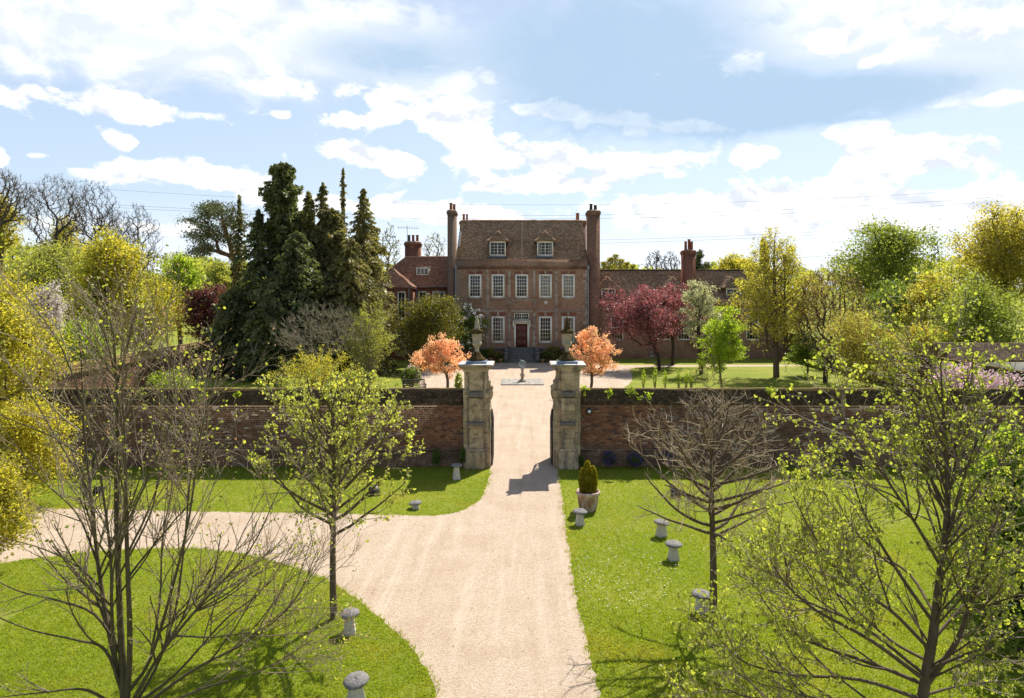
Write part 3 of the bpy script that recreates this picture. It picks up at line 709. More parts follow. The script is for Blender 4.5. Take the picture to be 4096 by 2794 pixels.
def gate_leaf(sgn, label):
    x = sgn * 1.21
    root = empty("gate", (x, 27.9, 0), label, "gate", "open gate leaves"); t = .03
    y0, y1 = 27.42, 28.75
    for i in range(8):
        ya = y0 + .06 + i * (y1 - y0 - .12) / 8
        b = MB(); b.box(x - .014, x + .014, ya + .004, ya + (y1 - y0 - .12) / 8 - .004, .06, 1.22); b.build("plank", M["iron"], root)
    def rail(n, a, c, za, zb):
        b = MB(); b.add([(x - t, a, za), (x + t, a, za), (x + t, c, zb), (x - t, c, zb), (x - t, a, za + .09), (x + t, a, za + .09), (x + t, c, zb + .09), (x - t, c, zb + .09)],
                        [(0, 1, 2, 3), (4, 7, 6, 5), (0, 4, 5, 1), (2, 6, 7, 3), (0, 3, 7, 4), (1, 5, 6, 2)]); b.build(n, M["iron"], root)
    b = MB(); b.box(x - t, x + t, y0, y0 + .07, .03, 2.28); b.build("stile", M["iron"], root)
    b = MB(); b.box(x - t, x + t, y1 - .07, y1, .03, 1.72); b.build("stile", M["iron"], root)
    rail("rail", y0 + .06, y1 - .06, 1.22, 1.22); rail("rail", y0 + .06, y1 - .06, .03, .03); rail("top_rail", y0 + .06, y1 - .06, 2.16, 1.66)
    for i in range(1, 4):
        ya = y0 + i * (y1 - y0) / 4; zt = 2.16 - .5 * i / 4 + .02
        b = MB(); b.box(x - .022, x + .022, ya - .03, ya + .03, 1.31, zt); b.build("bar", M["iron"], root)
gate_leaf(-1, "dark gate leaf folded open against the left stone pier")
gate_leaf(1, "dark gate leaf folded open against the right stone pier")

# ------------------------------------------------------------------ the house
FY = 68.0
def wall_openings(mb, x0, x1, z0, z1, ops, y, depth=.14):
    xs = sorted({x0, x1} | {v for o in ops for v in (o[0], o[1])}); zs = sorted({z0, z1} | {v for o in ops for v in (o[2], o[3])})
    for i in range(len(xs) - 1):
        for j in range(len(zs) - 1):
            mx, mz = (xs[i] + xs[i + 1]) / 2, (zs[j] + zs[j + 1]) / 2
            if any(o[0] < mx < o[1] and o[2] < mz < o[3] for o in ops): continue
            mb.quad((xs[i], y, zs[j]), (xs[i + 1], y, zs[j]), (xs[i + 1], y, zs[j + 1]), (xs[i], y, zs[j + 1]))
    for (a, b, c, d) in ops:
        mb.quad((a, y, c), (a, y + depth, c), (a, y + depth, d), (a, y, d)); mb.quad((b, y, c), (b, y, d), (b, y + depth, d), (b, y + depth, c))
        mb.quad((a, y, c), (b, y, c), (b, y + depth, c), (a, y + depth, c)); mb.quad((a, y, d), (a, y + depth, d), (b, y + depth, d), (b, y, d))
PANES = {}
def window(root, xc, z0, z1, w, cols, rows, y, fr=.10, sashes=1, curtain=0, room=True, sill=True, seed=0, barw=.034, pane_parts=True, split=0):
    """frame proud in its reveal, glazing bars, single panes each tilted a hair, a dark room behind"""
    rg = random.Random(seed * 7 + int(xc * 10)); x0, x1 = xc - w / 2, xc + w / 2; yf = y - .012
    rx = .5 if sill else -.03
    f = MB()
    f.box(x0, x0 + fr, yf, yf + .09, z0, z1); f.box(x1 - fr, x1, yf, yf + .09, z0, z1)
    f.box(x0 + fr, x1 - fr, yf, yf + .09, z1 - fr, z1); f.box(x0 + fr, x1 - fr, yf, yf + .09, z0, z0 + fr)
    win = f.build("window", M["white_paint"], root)
    gx0, gx1, gz0, gz1 = x0 + fr, x1 - fr, z0 + fr, z1 - fr
    pw, ph = (gx1 - gx0) / cols, (gz1 - gz0) / rows
    bars = MB(); e = .002
    for i in range(1, cols):
        bw = barw * (2.6 if split and i % split == 0 else 1); xx = gx0 + i * pw; bars.box(xx - bw / 2, xx + bw / 2, yf + .045, yf + .075, gz0 - e, gz1 + e)
    for j in range(1, rows):
        bw = barw * (2.0 if (sashes == 2 and j == rows // 2) else 1); zz = gz0 + j * ph; bars.box(gx0 - e, gx1 + e, yf + .043, yf + .073, zz - bw / 2, zz + bw / 2)
    bars.build("glazing_bars", M["white_paint"], win)
    key = (round(pw, 3), round(ph, 3))
    if key not in PANES:
        b = MB(); b.quad((-pw / 2, 0, -ph / 2), (pw / 2, 0, -ph / 2), (pw / 2, 0, ph / 2), (-pw / 2, 0, ph / 2)); PANES[key] = mesh("pane", np.concatenate(b.V), _bykind(b.Fc), M["glass"])
    for i in range(cols):
        for j in range(rows):
            p = obj("pane", PANES[key], win); p.location = (gx0 + (i + .5) * pw, yf + .062, gz0 + (j + .5) * ph); p.rotation_euler = (rg.gauss(0, .005), 0, rg.gauss(0, .005))
    if sill:
        s = MB(); s.box(x0 - .06, x1 + .06, y - .07, y + .02, z0 - .09, z0 - .004); s.build("sill", M["house_stone"], win)
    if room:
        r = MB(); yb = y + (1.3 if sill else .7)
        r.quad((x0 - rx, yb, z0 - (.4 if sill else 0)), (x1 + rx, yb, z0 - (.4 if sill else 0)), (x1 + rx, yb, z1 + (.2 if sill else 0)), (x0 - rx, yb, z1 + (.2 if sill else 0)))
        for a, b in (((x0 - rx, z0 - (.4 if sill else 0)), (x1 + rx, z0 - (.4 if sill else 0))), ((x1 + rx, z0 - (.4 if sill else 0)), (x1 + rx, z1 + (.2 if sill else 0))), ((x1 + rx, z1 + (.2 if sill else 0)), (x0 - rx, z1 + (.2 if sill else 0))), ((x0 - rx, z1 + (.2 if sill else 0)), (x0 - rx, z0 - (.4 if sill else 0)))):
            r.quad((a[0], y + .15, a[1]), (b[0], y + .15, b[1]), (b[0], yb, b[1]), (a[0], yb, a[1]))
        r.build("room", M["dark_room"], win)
    if curtain:
        ranges = {1: [(gx0, gx0 + .24), (gx1 - .24, gx1)], 2: [(gx0, gx1)], 3: [(gx0, gx0 + .42), (gx1 - .42, gx1)], 4: [(gx1 - .3, gx1)]}[curtain]
        for a, b in ranges:
            n = max(6, int((b - a) / .02)); xs = np.linspace(a, b, n); ys = y + .24 + .025 * np.sin(np.arange(n) * 1.3)
            V = np.concatenate([np.column_stack([xs, ys, np.full(n, gz0 - .05)]), np.column_stack([xs, ys, np.full(n, gz1 + .05)])])
            i = np.arange(n - 1); obj("curtain", mesh("curtain", V, [np.column_stack([i, i + 1, i + 1 + n, i + n])], M["curtain"], True), win)
    return win

def chimney(root, x0, x1, y0, y1, z0, z1, pots, potmat="chimney_pot", mat="chimney_brick", cap=True):
    b = MB(); b.box(x0, x1, y0, y1, z0, z1 - .45, "b"); b.box(x0 - .05, x1 + .05, y0 - .05, y1 + .05, z1 - .45, z1 - .3)
    b.box(x0 - .10, x1 + .10, y0 - .10, y1 + .10, z1 - .3, z1 - .12); b.box(x0 - .04, x1 + .04, y0 - .04, y1 + .04, z1 - .12, z1)
    c = b.build("chimney", M[mat], root)
    fl = MB(); fl.add([(x0 - .02, y0 - .02, z1), (x1 + .02, y0 - .02, z1), (x1 + .02, y1 + .02, z1), (x0 - .02, y1 + .02, z1), (x0 + .2, y0 + .2, z1 + .1), (x1 - .2, y0 + .2, z1 + .1), (x1 - .2, y1 - .2, z1 + .1), (x0 + .2, y1 - .2, z1 + .1)],
                      [(0, 1, 5, 4), (1, 2, 6, 5), (2, 3, 7, 6), (3, 0, 4, 7), (4, 5, 6, 7)]); fl.build("flaunching", M["old_mortar"], c)
    for (px, py, h, r, mt) in pots:
        b = MB(); b.lathe([(r * 1.1, z1 + .04), (r, z1 + .1), (r * .88, z1 + h - .1), (r * 1.12, z1 + h - .08), (r * 1.12, z1 + h), (r * .8, z1 + h), (r * .75, z1 + h - .1)], (px, py, 0), 12)
        b.build("chimney_pot", M[mt], c)
    return c

def hip_tube(mb, a, b, r=.07, sag=.0, n=9):
    a, b = np.array(a, float), np.array(b, float); t = np.linspace(0, 1, n)[:, None]
    p = a + (b - a) * t; p[:, 2] -= sag * 4 * (t[:, 0] * (1 - t[:, 0])); mb.tube(p, np.linspace(r, r, n), 7)

def dormer(root, xc, yf, z0, z1, w, ev, zp, roofz, mat="roof_tile", cols=4, rows=4, curtain=0, seed=0, ridgemat="ridge_tile", slope=1.0):
    """roofz(y) gives main roof height; front window between z0 and z1, hipped roof to zp"""
    hw = w / 2; inv = lambda z: roofz[0] + (z - roofz[1]) / slope
    cz = MB()
    for s in (-1, 1):
        x = xc + s * (hw - .01)
        cz.poly([(x, yf + .05, z0 - .15), (x, inv(z0 - .15) , z0 - .15), (x, inv(z1 + .02), z1 + .02), (x, yf + .05, z1 + .02)])
    cz.poly([(xc - hw, yf + .14, z0 - .2), (xc + hw, yf + .14, z0 - .2), (xc + hw, yf + .14, z0), (xc - hw, yf + .14, z0)])
    d = cz.build("dormer", M[mat], root)
    ap = MB(); ap.box(xc - hw - .05, xc + hw + .05, yf - .03, yf + .12, z0 - .16, z0 - .005); ap.build("lead_apron", M["lead"], d)
    window(root, xc, z0, z1, w, cols, rows, yf, .11, 1, curtain, True, False, seed, .026, True, split=cols // 2)
    hd = MB(); hd.box(xc - hw - .08, xc + hw + .08, yf - .04, yf + .1, z1 + .002, z1 + .07); hd.build("fascia", M["white_paint"], d)
    ze = z1 + .06; ye = yf - .22; run = (zp - ze) * .95; yp = ye + run
    A, B, T = (xc - ev, ye, ze), (xc + ev, ye, ze), (xc, yp, zp); Tk = (xc, inv(zp), zp)
    C, D2 = (xc + ev, inv(ze) , ze), (xc - ev, inv(ze), ze)
    tiled("dormer_tiles", [[A, B, T], [B, C, Tk, T], [D2, A, T, Tk]], M[mat], root, .1, .16, .010, 70 + seed)
    un = MB(); un.poly([A, B, T]); un.poly([B, C, Tk, T]); un.poly([D2, A, T, Tk]); un.poly([A, (xc - ev, ye + .3, ze - .03), (xc + ev, ye + .3, ze - .03), B]); un.build("soffit", M["chimney_brick"], d)
    h = MB(); hip_tube(h, A, T, .085, .09); hip_tube(h, B, T, .085, .09); hip_tube(h, T, Tk, .07); h.build("hip_tiles", M[ridgemat], d)

def main_house():
    root = empty("manor_house", (0, FY, 0), "three storey brown brick manor house with two dormers and red door", "house")
    x0, x1 = -6.62, 6.53; WC = (-4.68, -2.39, -.03, 2.33, 4.62)
    ops = [(x - .64, x + .64, 6.23, 8.57) for x in WC] + [(x - .65, x + .65, 1.75, 4.37) for x in (WC[0], WC[1], WC[3], WC[4])]
    ops += [(-.83, .75, 1.30, 3.98), (-.79, .71, 4.04, 4.70)]
    w = MB(); wall_openings(w, x0, x1, 0, 10.05, ops, FY)
    for x in (x0, x1): w.poly([(x, FY, 0), (x, FY + 12.4, 0), (x, FY + 12.4, 10), (x, FY + 6.3, 14.4), (x, FY, 10)])
    w.quad((x0, FY + 12.4, 0), (x1, FY + 12.4, 0), (x1, FY + 12.4, 10), (x0, FY + 12.4, 10)); w.build("wall", M["house_brick"], root)
    p = MB(); p.box(x0, x1, FY - .05, FY + .32, 9.37, 10.0, "b"); p.build("parapet", M["house_brick"], root)
    p = MB(); p.box(x0 - .02, x1 + .02, FY - .10, FY + .36, 10.0, 10.07); p.build("parapet_coping", M["house_brick"], root)
    p = MB(); p.box(x0, x1, FY - .16, FY + .02, 9.27, 9.37); p.box(x0, x1, FY - .11, FY + .02, 9.17, 9.268); p.box(x0, x1, FY - .06, FY + .02, 9.07, 9.168); p.build("cornice", M["chimney_brick"], root)
    # string course and sill bands
    for a, b in ((x0 + .1, -3.62), (-3.28, -1.48), (1.46, 3.24), (3.6, 6.1)):
        p = MB(); p.box(a, b, FY - .06, FY + .02, 4.80, 5.0); p.build("string_course", M["house_stone"], root, bevel=.015)
    p = MB(); p.box(-1.12, 1.03, FY - .10, FY + .02, 4.78, 5.0); p.build("door_lintel", M["lichen_stone"], root, bevel=.012)
    for a, b in ((-3.25, -1.6), (-1.15, 1.1), (1.55, 3.2), (4.0, 5.3), (-5.35, -4.0)):
        p = MB(); p.box(a, b, FY - .07, FY + .02, 6.06, 6.135); p.build("sill_band", M["house_stone"], root)
    p = MB(); p.box(-1.6, 1.55, FY - .045, FY + .02, 5.95, 6.055); p.build("sill_band", M["house_stone"], root)
    # arches, keystones
    for x in WC:
        p = MB(); p.add([(x - .66, FY - .008, 8.575), (x + .66, FY - .008, 8.575), (x + .78, FY - .008, 8.87), (x - .78, FY - .008, 8.87)], [(0, 1, 2, 3)]); p.build("brick_arch", M["red_brick"], root)
        p = MB(); p.add([(x - .07, FY - .05, 8.58), (x + .07, FY - .05, 8.58), (x + .10, FY - .05, 8.92), (x - .10, FY - .05, 8.92), (x - .07, FY, 8.58), (x + .07, FY, 8.58), (x + .10, FY, 8.92), (x - .10, FY, 8.92)],
                        [(0, 1, 2, 3), (0, 4, 5, 1), (1, 5, 6, 2), (2, 6, 7, 3), (3, 7, 4, 0)]); p.build("keystone", M["house_stone"], root)
    for x in (WC[0], WC[1], WC[3], WC[4]):
        p = MB(); p.add([(x - .67, FY - .008, 4.375), (x + .67, FY - .008, 4.375), (x + .8, FY - .008, 4.75), (x - .8, FY - .008, 4.75)], [(0, 1, 2, 3)]); p.build("brick_arch", M["red_brick"], root)
        p = MB(); p.box(x - .10, x + .10, FY - .05, FY, 4.38, 4.79); p.build("keystone", M["house_stone"], root, bevel=.01)
    # pilasters: shaft stones, and brick strips with stone blocks
    rg = random.Random(8)
    for x in (-1.27, 1.19):
        z = 6.32
        for h in (.62, .7, .6, .68):
            p = MB(); p.box(x - .15, x + .15, FY - .09, FY + .01, z, z + h - .006); p.build("pilaster_stone", M["house_stone"], root, bevel=.015); z += h
        p = MB(); p.box(x - .18, x + .18, FY - .11, FY + .01, 5.58, 5.94); p.build("pilaster_block", M["house_stone"], root, bevel=.015)
        p = MB(); p.box(x - .16, x + .16, FY - .07, FY + .01, 5.02, 5.58); p.build("pilaster_brick", M["house_brick"], root)
        z = 1.30
        for h in (.55, .6, .55, .58, .56, .62):
            p = MB(); p.box(x - .155, x + .155, FY - .08, FY + .01, z, z + h - .006); p.build("pilaster_stone", M["house_stone"], root, bevel=.015); z += h
    for x in (-3.45, 3.42):
        z = 1.2
        while z < 9.0:
            h = .24 + rg.random() * .1; ww = .17 if rg.random() > .4 else .11
            p = MB(); p.box(x - ww, x + ww, FY - .05 - rg.random() * .02, FY + .01, z, min(z + h, 9.06) - .008); p.build("quoin", M["house_stone"], root, bevel=.014); z += h
    z = 1.2; i = 0
    while z < 9.0:
        h = .34; ww = .46 if i % 2 else .26
        p = MB(); p.box(x1 - ww, x1 + .02, FY - .045, FY + .01, z, min(z + h, 9.06) - .01); p.build("quoin", M["house_stone"], root, bevel=.014); z += h; i += 1
    # plinth with basement lights
    p = MB(); p.box(x0 - .03, -1.75, FY - .14, FY + .02, 1.05, 1.22); p.box(1.7, x1 + .03, FY - .14, FY + .02, 1.05, 1.22); p.build("plinth_band", M["step_stone"], root)
    p = MB(); p.box(x0, -1.75, FY - .09, FY + .02, 0, 1.05, "b"); p.box(1.7, x1, FY - .09, FY + .02, 0, 1.05, "b"); p.build("plinth", M["house_brick"], root)
    # windows
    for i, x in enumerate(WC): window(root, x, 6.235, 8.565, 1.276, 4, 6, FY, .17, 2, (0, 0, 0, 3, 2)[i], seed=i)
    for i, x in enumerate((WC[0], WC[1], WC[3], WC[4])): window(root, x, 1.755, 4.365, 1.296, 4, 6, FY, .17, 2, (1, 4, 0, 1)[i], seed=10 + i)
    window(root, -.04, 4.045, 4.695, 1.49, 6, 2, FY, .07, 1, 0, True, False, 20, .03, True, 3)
    # door: panelled leaf, surround and hood
    d = MB(); d.box(-.60, .52, FY + .06, FY + .12, 1.32, 3.62); door = d.build("door", M["door_paint"], root)
    for i in range(2):
        for j, (a, b) in enumerate(((1.5, 2.05), (2.2, 2.75), (2.9, 3.45))):
            p = MB(); xa = -.50 + i * .49; p.box(xa, xa + .43, FY + .04, FY + .07, a, b); p.build("door_panel", M["door_paint"], door, bevel=.02)
    p = MB(); p.lathe([(.035, 0), (.04, .02), (.02, .05)], (0, 0, 0), 10); h = p.build("door_knob", M["ridge_tile"], door, local=True); h.location = (.44, FY + .04, 2.3); h.rotation_euler = (R(90), 0, 0)
    p = MB(); p.box(-.81, -.61, FY - .05, FY + .13, 1.31, 3.62); p.box(.53, .73, FY - .05, FY + .13, 1.31, 3.62); p.box(-.81, .73, FY - .05, FY + .13, 3.622, 3.84); sur = p.build("door_surround", M["white_paint"], root)
    p = MB(); p.extrude([(-.98, 3.98), (-.9, 3.86), (.82, 3.86), (.90, 3.98)], FY - .5, FY); p.build("door_hood", M["white_paint"], root)
    p = MB(); p.box(-1.03, .95, FY - .55, FY, 3.985, 4.02); p.build("hood_lead", M["lead"], root)
    for x in (-.86, .78):
        p = MB(); p.add([(x - .06, FY, 3.85), (x + .06, FY, 3.85), (x + .06, FY - .42, 3.85), (x - .06, FY - .42, 3.85), (x - .06, FY, 3.3), (x + .06, FY, 3.3), (x + .06, FY - .1, 3.4), (x - .06, FY - .1, 3.4)],
                        [(0, 1, 2, 3), (4, 7, 6, 5), (0, 3, 7, 4), (1, 5, 6, 2), (3, 2, 6, 7)]); p.build("bracket", M["white_paint"], root)
    # steps and cheeks
    n = 8
    for i in range(n):
        b = MB(); ya = FY - 2.35 + i * .29; b.box(-1.33, 1.27, ya, FY - .02, i * .1625, (i + 1) * .1625 - .004); b.build("step", M["step_stone"], root, bevel=.015)
    for x in (-1.55, 1.49):
        b = MB(); b.box(x - .2, x + .2, FY - 2.3, FY - .02, 0, .85); b.box(x - .2, x + .2, FY - 1.0, FY - .02, .85, 1.25); b.box(x - .24, x + .24, FY - 2.36, FY - 1.84, .85, 1.0); b.build("step_cheek", M["step_stone"], root)
    # alarm shield
    b = MB(); b.extrude([(2.36 + a, 5.72 + c) for a, c in ((-.16, .14), (.16, .14), (.17, 0), (.1, -.1), (0, -.17), (-.1, -.1), (-.17, 0))], FY - .07, FY - .004); b.build("shield_plaque", M["white_paint"], root)
    b = MB(); b.box(2.33, 2.39, FY - .074, FY - .069, 5.66, 5.80); b.build("shield_mark", M["grey_pipe"], root)
    # downpipes
    for x in (x0 + .03, x1 + .06):
        b = MB(); b.tube([(x, FY - .12, 0), (x, FY - .12, 9.2), (x, FY - .02, 9.5)], .05, 8); b.box(x - .12, x + .12, FY - .2, FY - .02, 9.1, 9.35); b.build("downpipe", M["grey_pipe"], root)
    # roof
    e, r = 9.98, 14.5; ye, yr = FY + .36, FY + 6.3
    S = [(x0 + .02, ye, e), (x1 - .02, ye, e), (x1 - .02, yr, r), (x0 + .02, yr, r)]; Bk = [(x0, FY + 12.2, e), (x1, FY + 12.2, e), (x1, yr, r), (x0, yr, r)]
    ro = MB(); dn = np.array([0, .02, -.10]); ro.poly([np.array(q) + dn for q in S]); ro.poly(Bk); roof = ro.build("roof", M["roof_tile"], root)
    tiled("roof_tiles", [S], M["roof_tile"], root, .112, .17, .009, 5, 1.3)
    b = MB(); xs = np.linspace(x0, x1, 44); rr = np.random.default_rng(2); b.tube(np.column_stack([xs, np.full(44, yr), r + .03 + rr.normal(0, .012, 44)]), .10 + rr.normal(0, .006, 44), 8); b.build("ridge_tiles", M["ridge_tile"], roof)
    sl = (r - e) / (yr - ye)
    for i, x in enumerate((-2.45, 2.33)): dormer(root, x, FY + .62, 10.45, 11.86, 1.62, 1.04, 13.0, (ye, e), seed=i, curtain=(0, 1)[i], slope=sl)
    # vent pole, soil pipe
    b = MB(); b.tube([(.0, FY + .45, 10.0), (.0, FY + .5, 13.6)], .035, 6); b.box(-.09, .09, FY + .45, FY + .55, 13.58, 13.66); b.build("vent_pole", M["pale_pole"], root)
    b = MB(); b.tube([(-1.52, FY + .5, 10.0), (-1.5, FY + .9, 11.3), (-1.02, FY + 1.5, 11.55), (-1.0, FY + 1.6, 12.2)], .05, 6); b.build("soil_pipe", M["door_paint"], root)
    # chimney stacks
    chimney(root, -7.46, -6.66, FY + .30, FY + 1.9, 0, 14.98, [(-7.16, FY + .75, .78, .15, "chimney_pot"), (-6.9, FY + 1.35, .72, .15, "chimney_pot")])
    chimney(root, 6.58, 7.80, FY + .30, FY + 1.9, 0, 14.95, [(6.95, FY + .75, .72, .16, "black_pot"), (7.4, FY + .9, .6, .17, "black_pot")])
    chimney(root, -7.0, -6.0, FY + 8.8, FY + 10.2, 9, 14.75, [(-6.6, FY + 9.4, .85, .14, "chimney_pot"), (-6.25, FY + 9.6, .85, .12, "chimney_pot")])
    chimney(root, 5.7, 7.2, FY + 8.8, FY + 10.2, 9, 14.8, [(6.3, FY + 9.4, .9, .2, "chimney_pot")])
    b = MB()   # lead stepped flashing on the roof beside the left stack
    for i in range(9):
        z = 11.4 + i * .19; b.box(-6.63, -6.40, FY + .36 + (z - e) / sl - .12, FY + .36 + (z - e) / sl + .06, z + .02, z + .20)
    b.build("flashing", M["pale_lead"], root)
    return root
main_house()

def left_wing():
    root = empty("house_wing", (-11, 70, 0), "red brick house wing with hipped tiled roof and three chimney pots beside the conifers", "house")
    ev, rz, Y0, Y1 = 7.25, 10.55, 69.8, 73.3
    ops = [(-11.28 + .6, -9.8, 4.9, 6.85), (-9.2, -7.85, 4.9, 6.85), (-10.7, -9.7, .9, 3.4)]
    ops[0] = (-10.62, -9.75, 4.9, 6.85)
    w = MB(); wall_openings(w, -16, -7.40, 0, ev, [ops[0], ops[1]], Y0 + .12, .14); w.box(-16, -7.4, Y0 + .3, 77, 0, ev, "bf"); w.build("wall", M["red_brick"], root)
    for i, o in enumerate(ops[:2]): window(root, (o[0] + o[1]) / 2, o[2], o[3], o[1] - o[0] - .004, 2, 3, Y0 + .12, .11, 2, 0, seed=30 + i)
    bay = MB(); bo = [(-12.35, -11.55, 4.2, 6.85), (-12.5, -11.5, .5, 3.3)]; wall_openings(bay, -15.4, -10.85, 0, ev, bo, 67.7, .14)
    bay.box(-15.4, -10.85, 67.9, 70, 0, ev, "bfk"); bay.build("bay_wall", M["red_brick"], root)
    for i, o in enumerate(bo): window(root, (o[0] + o[1]) / 2, o[2], o[3], o[1] - o[0] - .004, 2, 4, 67.7, .11, 2, 0, seed=33 + i)
    for x in (-10.75, -11.2):
        b = MB(); b.tube([(x, Y0 - .02 if x > -10.8 else 67.6, 0), (x, Y0 - .02 if x > -10.8 else 67.6, ev)], .045, 6); b.build("downpipe", M["grey_pipe"], root)
    gt = MB(); gt.tube([(-10.9, Y0 - .22, ev - .02), (-7.45, Y0 - .22, ev - .02)], .06, 6); gt.build("gutter", M["iron"], root)
    S = [(-16, Y0 - .2, ev), (-7.47, Y0 - .2, ev), (-7.47, Y1, rz), (-12.4, Y1, rz)]
    H = [(-16, 77, ev), (-16, Y0 - .2, ev), (-12.4, Y1, rz)]
    bf = [(-15.6, 67.5, ev), (-10.7, 67.5, ev), (-13.15, 70.0, 9.1)]; br = [(-10.7, 67.5, ev), (-10.7, 69.9, ev), (-13.15, 71.8, 9.1), (-13.15, 70.0, 9.1)]
    for nm, pl in (("roof", [S, H, bf, br]),):
        ro = MB()
        for q in pl: ro.poly([np.array(v) - (0, 0, .10) for v in q])
        ro.poly([(-16, 77, ev), (-7.47, 77, ev), (-7.47, Y1, rz), (-12.4, Y1, rz)]); roof = ro.build("roof", M["red_roof_tile"], root)
    tiled("roof_tiles", [S, bf, br], M["red_roof_tile"], root, .115, .17, .010, 81, 1.2)
    b = MB(); hip_tube(b, (-12.4, Y1, rz), (-7.5, Y1, rz), .09); hip_tube(b, (-16, Y0 - .2, ev), (-12.4, Y1, rz), .09); b.build("ridge_tiles", M["ridge_tile"], roof)
    b = MB(); hip_tube(b, (-10.7, 67.5, ev), (-13.15, 70.0, 9.1), .11, .12); b.build("hip_tiles", M["ridge_tile"], roof)
    # flat dormer with three panes
    zz = 8.55; yy = Y0 - .2 + (zz - ev) / (rz - ev) * (Y1 - Y0 + .2)
    b = MB(); b.box(-11.1 + .0, -9.62, yy - .05, yy + 1.3, zz + .78, zz + .84); b.box(-11.05, -9.66, yy + .15, yy + 1.2, zz - .2, zz + .78); b.box(-11.15, -9.55, yy - .02, yy + .1, zz - .16, zz - .02); b.build("flat_dormer", M["pale_lead"], root)
    window(root, -10.36, zz, zz + .76, 1.3, 3, 1, yy - .06, .10, 1, 0, False, False, 40, .11)
    chimney(root, -12.6, -11.0, 73.4, 74.6, 8, 12.15, [(-12.25, 74, .8, .15, "black_pot"), (-11.8, 74, .8, .15, "chimney_pot"), (-11.35, 74, .8, .15, "chimney_pot")], mat="red_brick")
    # aerial
    b = MB(); b.tube([(-12.5, 74.3, 12.1), (-12.5, 74.3, 14.0)], .03, 5); b.tube([(-13.6, 74.3, 13.8), (-11.2, 74.3, 13.7)], .02, 4)
    for i in range(8): x = -13.4 + i * .28; b.tube([(x, 74.3, 13.6), (x, 74.3, 14.0)], .012, 4)
    b.build("aerial", M["grey_pipe"], root)
    b = MB(); b.tube([(-7.62, 70.5, 8), (-7.6, 70.5, 12.0)], .08, 6); b.build("flue", M["iron"], root)
left_wing()

def right_wing():
    root = empty("house_wing", (15, 70, 0), "long low brown brick wing with tiled roof right of the house", "house")
    ev, rz, Y0, Y1, xa, xb = 6.05, 9.1, 69.6, 73.6, 7.82, 27.0
    wx = [(9.7, 1.3), (14.5, 1.2), (16.5, 1.3), (20.6, 1.3), (23.5, 1.3)]
    ops = [(x - w / 2, x + w / 2, 1.9, 4.4) for x, w in wx]
    w = MB(); wall_openings(w, xa, xb, 0, ev, ops, Y0, .14); w.box(xa, xb, Y0 + .3, 77.5, 0, ev, "bf"); w.build("wall", M["house_brick"], root)
    p = MB(); p.box(xa, xb, Y0 - .06, Y0 + .2, 5.3, 6.0); p.box(xa, xb, Y0 - .1, Y0 + .25, 6.0, 6.06); p.build("parapet", M["house_brick"], root)
    p = MB(); p.box(xa, xb, Y0 - .06, Y0 + .01, 4.85, 5.02); p.build("string_course", M["house_stone"], root)
    for i, (x, ww) in enumerate(wx): window(root, x, 1.9, 4.4, ww - .004, 4, 4, Y0, .12, 2, 0, seed=50 + i)
    for i in range(12):
        b = MB(); ww = .3 if i % 2 else .2; b.box(13.2 - ww, 13.2 + ww, Y0 - .05, Y0 + .01, i * .4, i * .4 + .39); b.build("quoin", M["house_stone"], root)
    S = [(xa, Y0 + .3, ev), (xb, Y0 + .3, ev), (xb, Y1, rz), (xa, Y1, rz)]
    ro = MB(); ro.poly([np.array(v) - (0, 0, .10) for v in S]); ro.poly([(xa, 77.5, ev), (xb, 77.5, ev), (xb, Y1, rz), (xa, Y1, rz)]); ro.poly([(xb, Y0 + .3, ev), (xb, 77.5, ev), (xb, Y1, rz)]); roof = ro.build("roof", M["roof_tile"], root)
    tiled("roof_tiles", [S], M["roof_tile"], root, .115, .17, .010, 91, 1.3)
    b = MB(); hip_tube(b, (xa, Y1, rz + .02), (xb, Y1, rz + .02), .1, 0, 40); b.build("ridge_tiles", M["mossy_tile"], roof)
    sl = (rz - ev) / (Y1 - Y0 - .3)
    for i, x in enumerate((8.85, 15.65, 21.7)): dormer(root, x, Y0 + .45, 6.0 + .12, 7.15, 1.5, 1.15, 8.35, (Y0 + .3, ev), seed=5 + i, slope=sl, cols=4, rows=3)
    chimney(root, 16.75, 17.95, 70.6, 71.9, 6.5, 11.1, [(17.05, 71.1, .95, .15, "chimney_pot"), (17.45, 71.3, 1.2, .15, "chimney_pot"), (17.65, 71.0, .95, .15, "chimney_pot")], mat="red_brick")
right_wing()

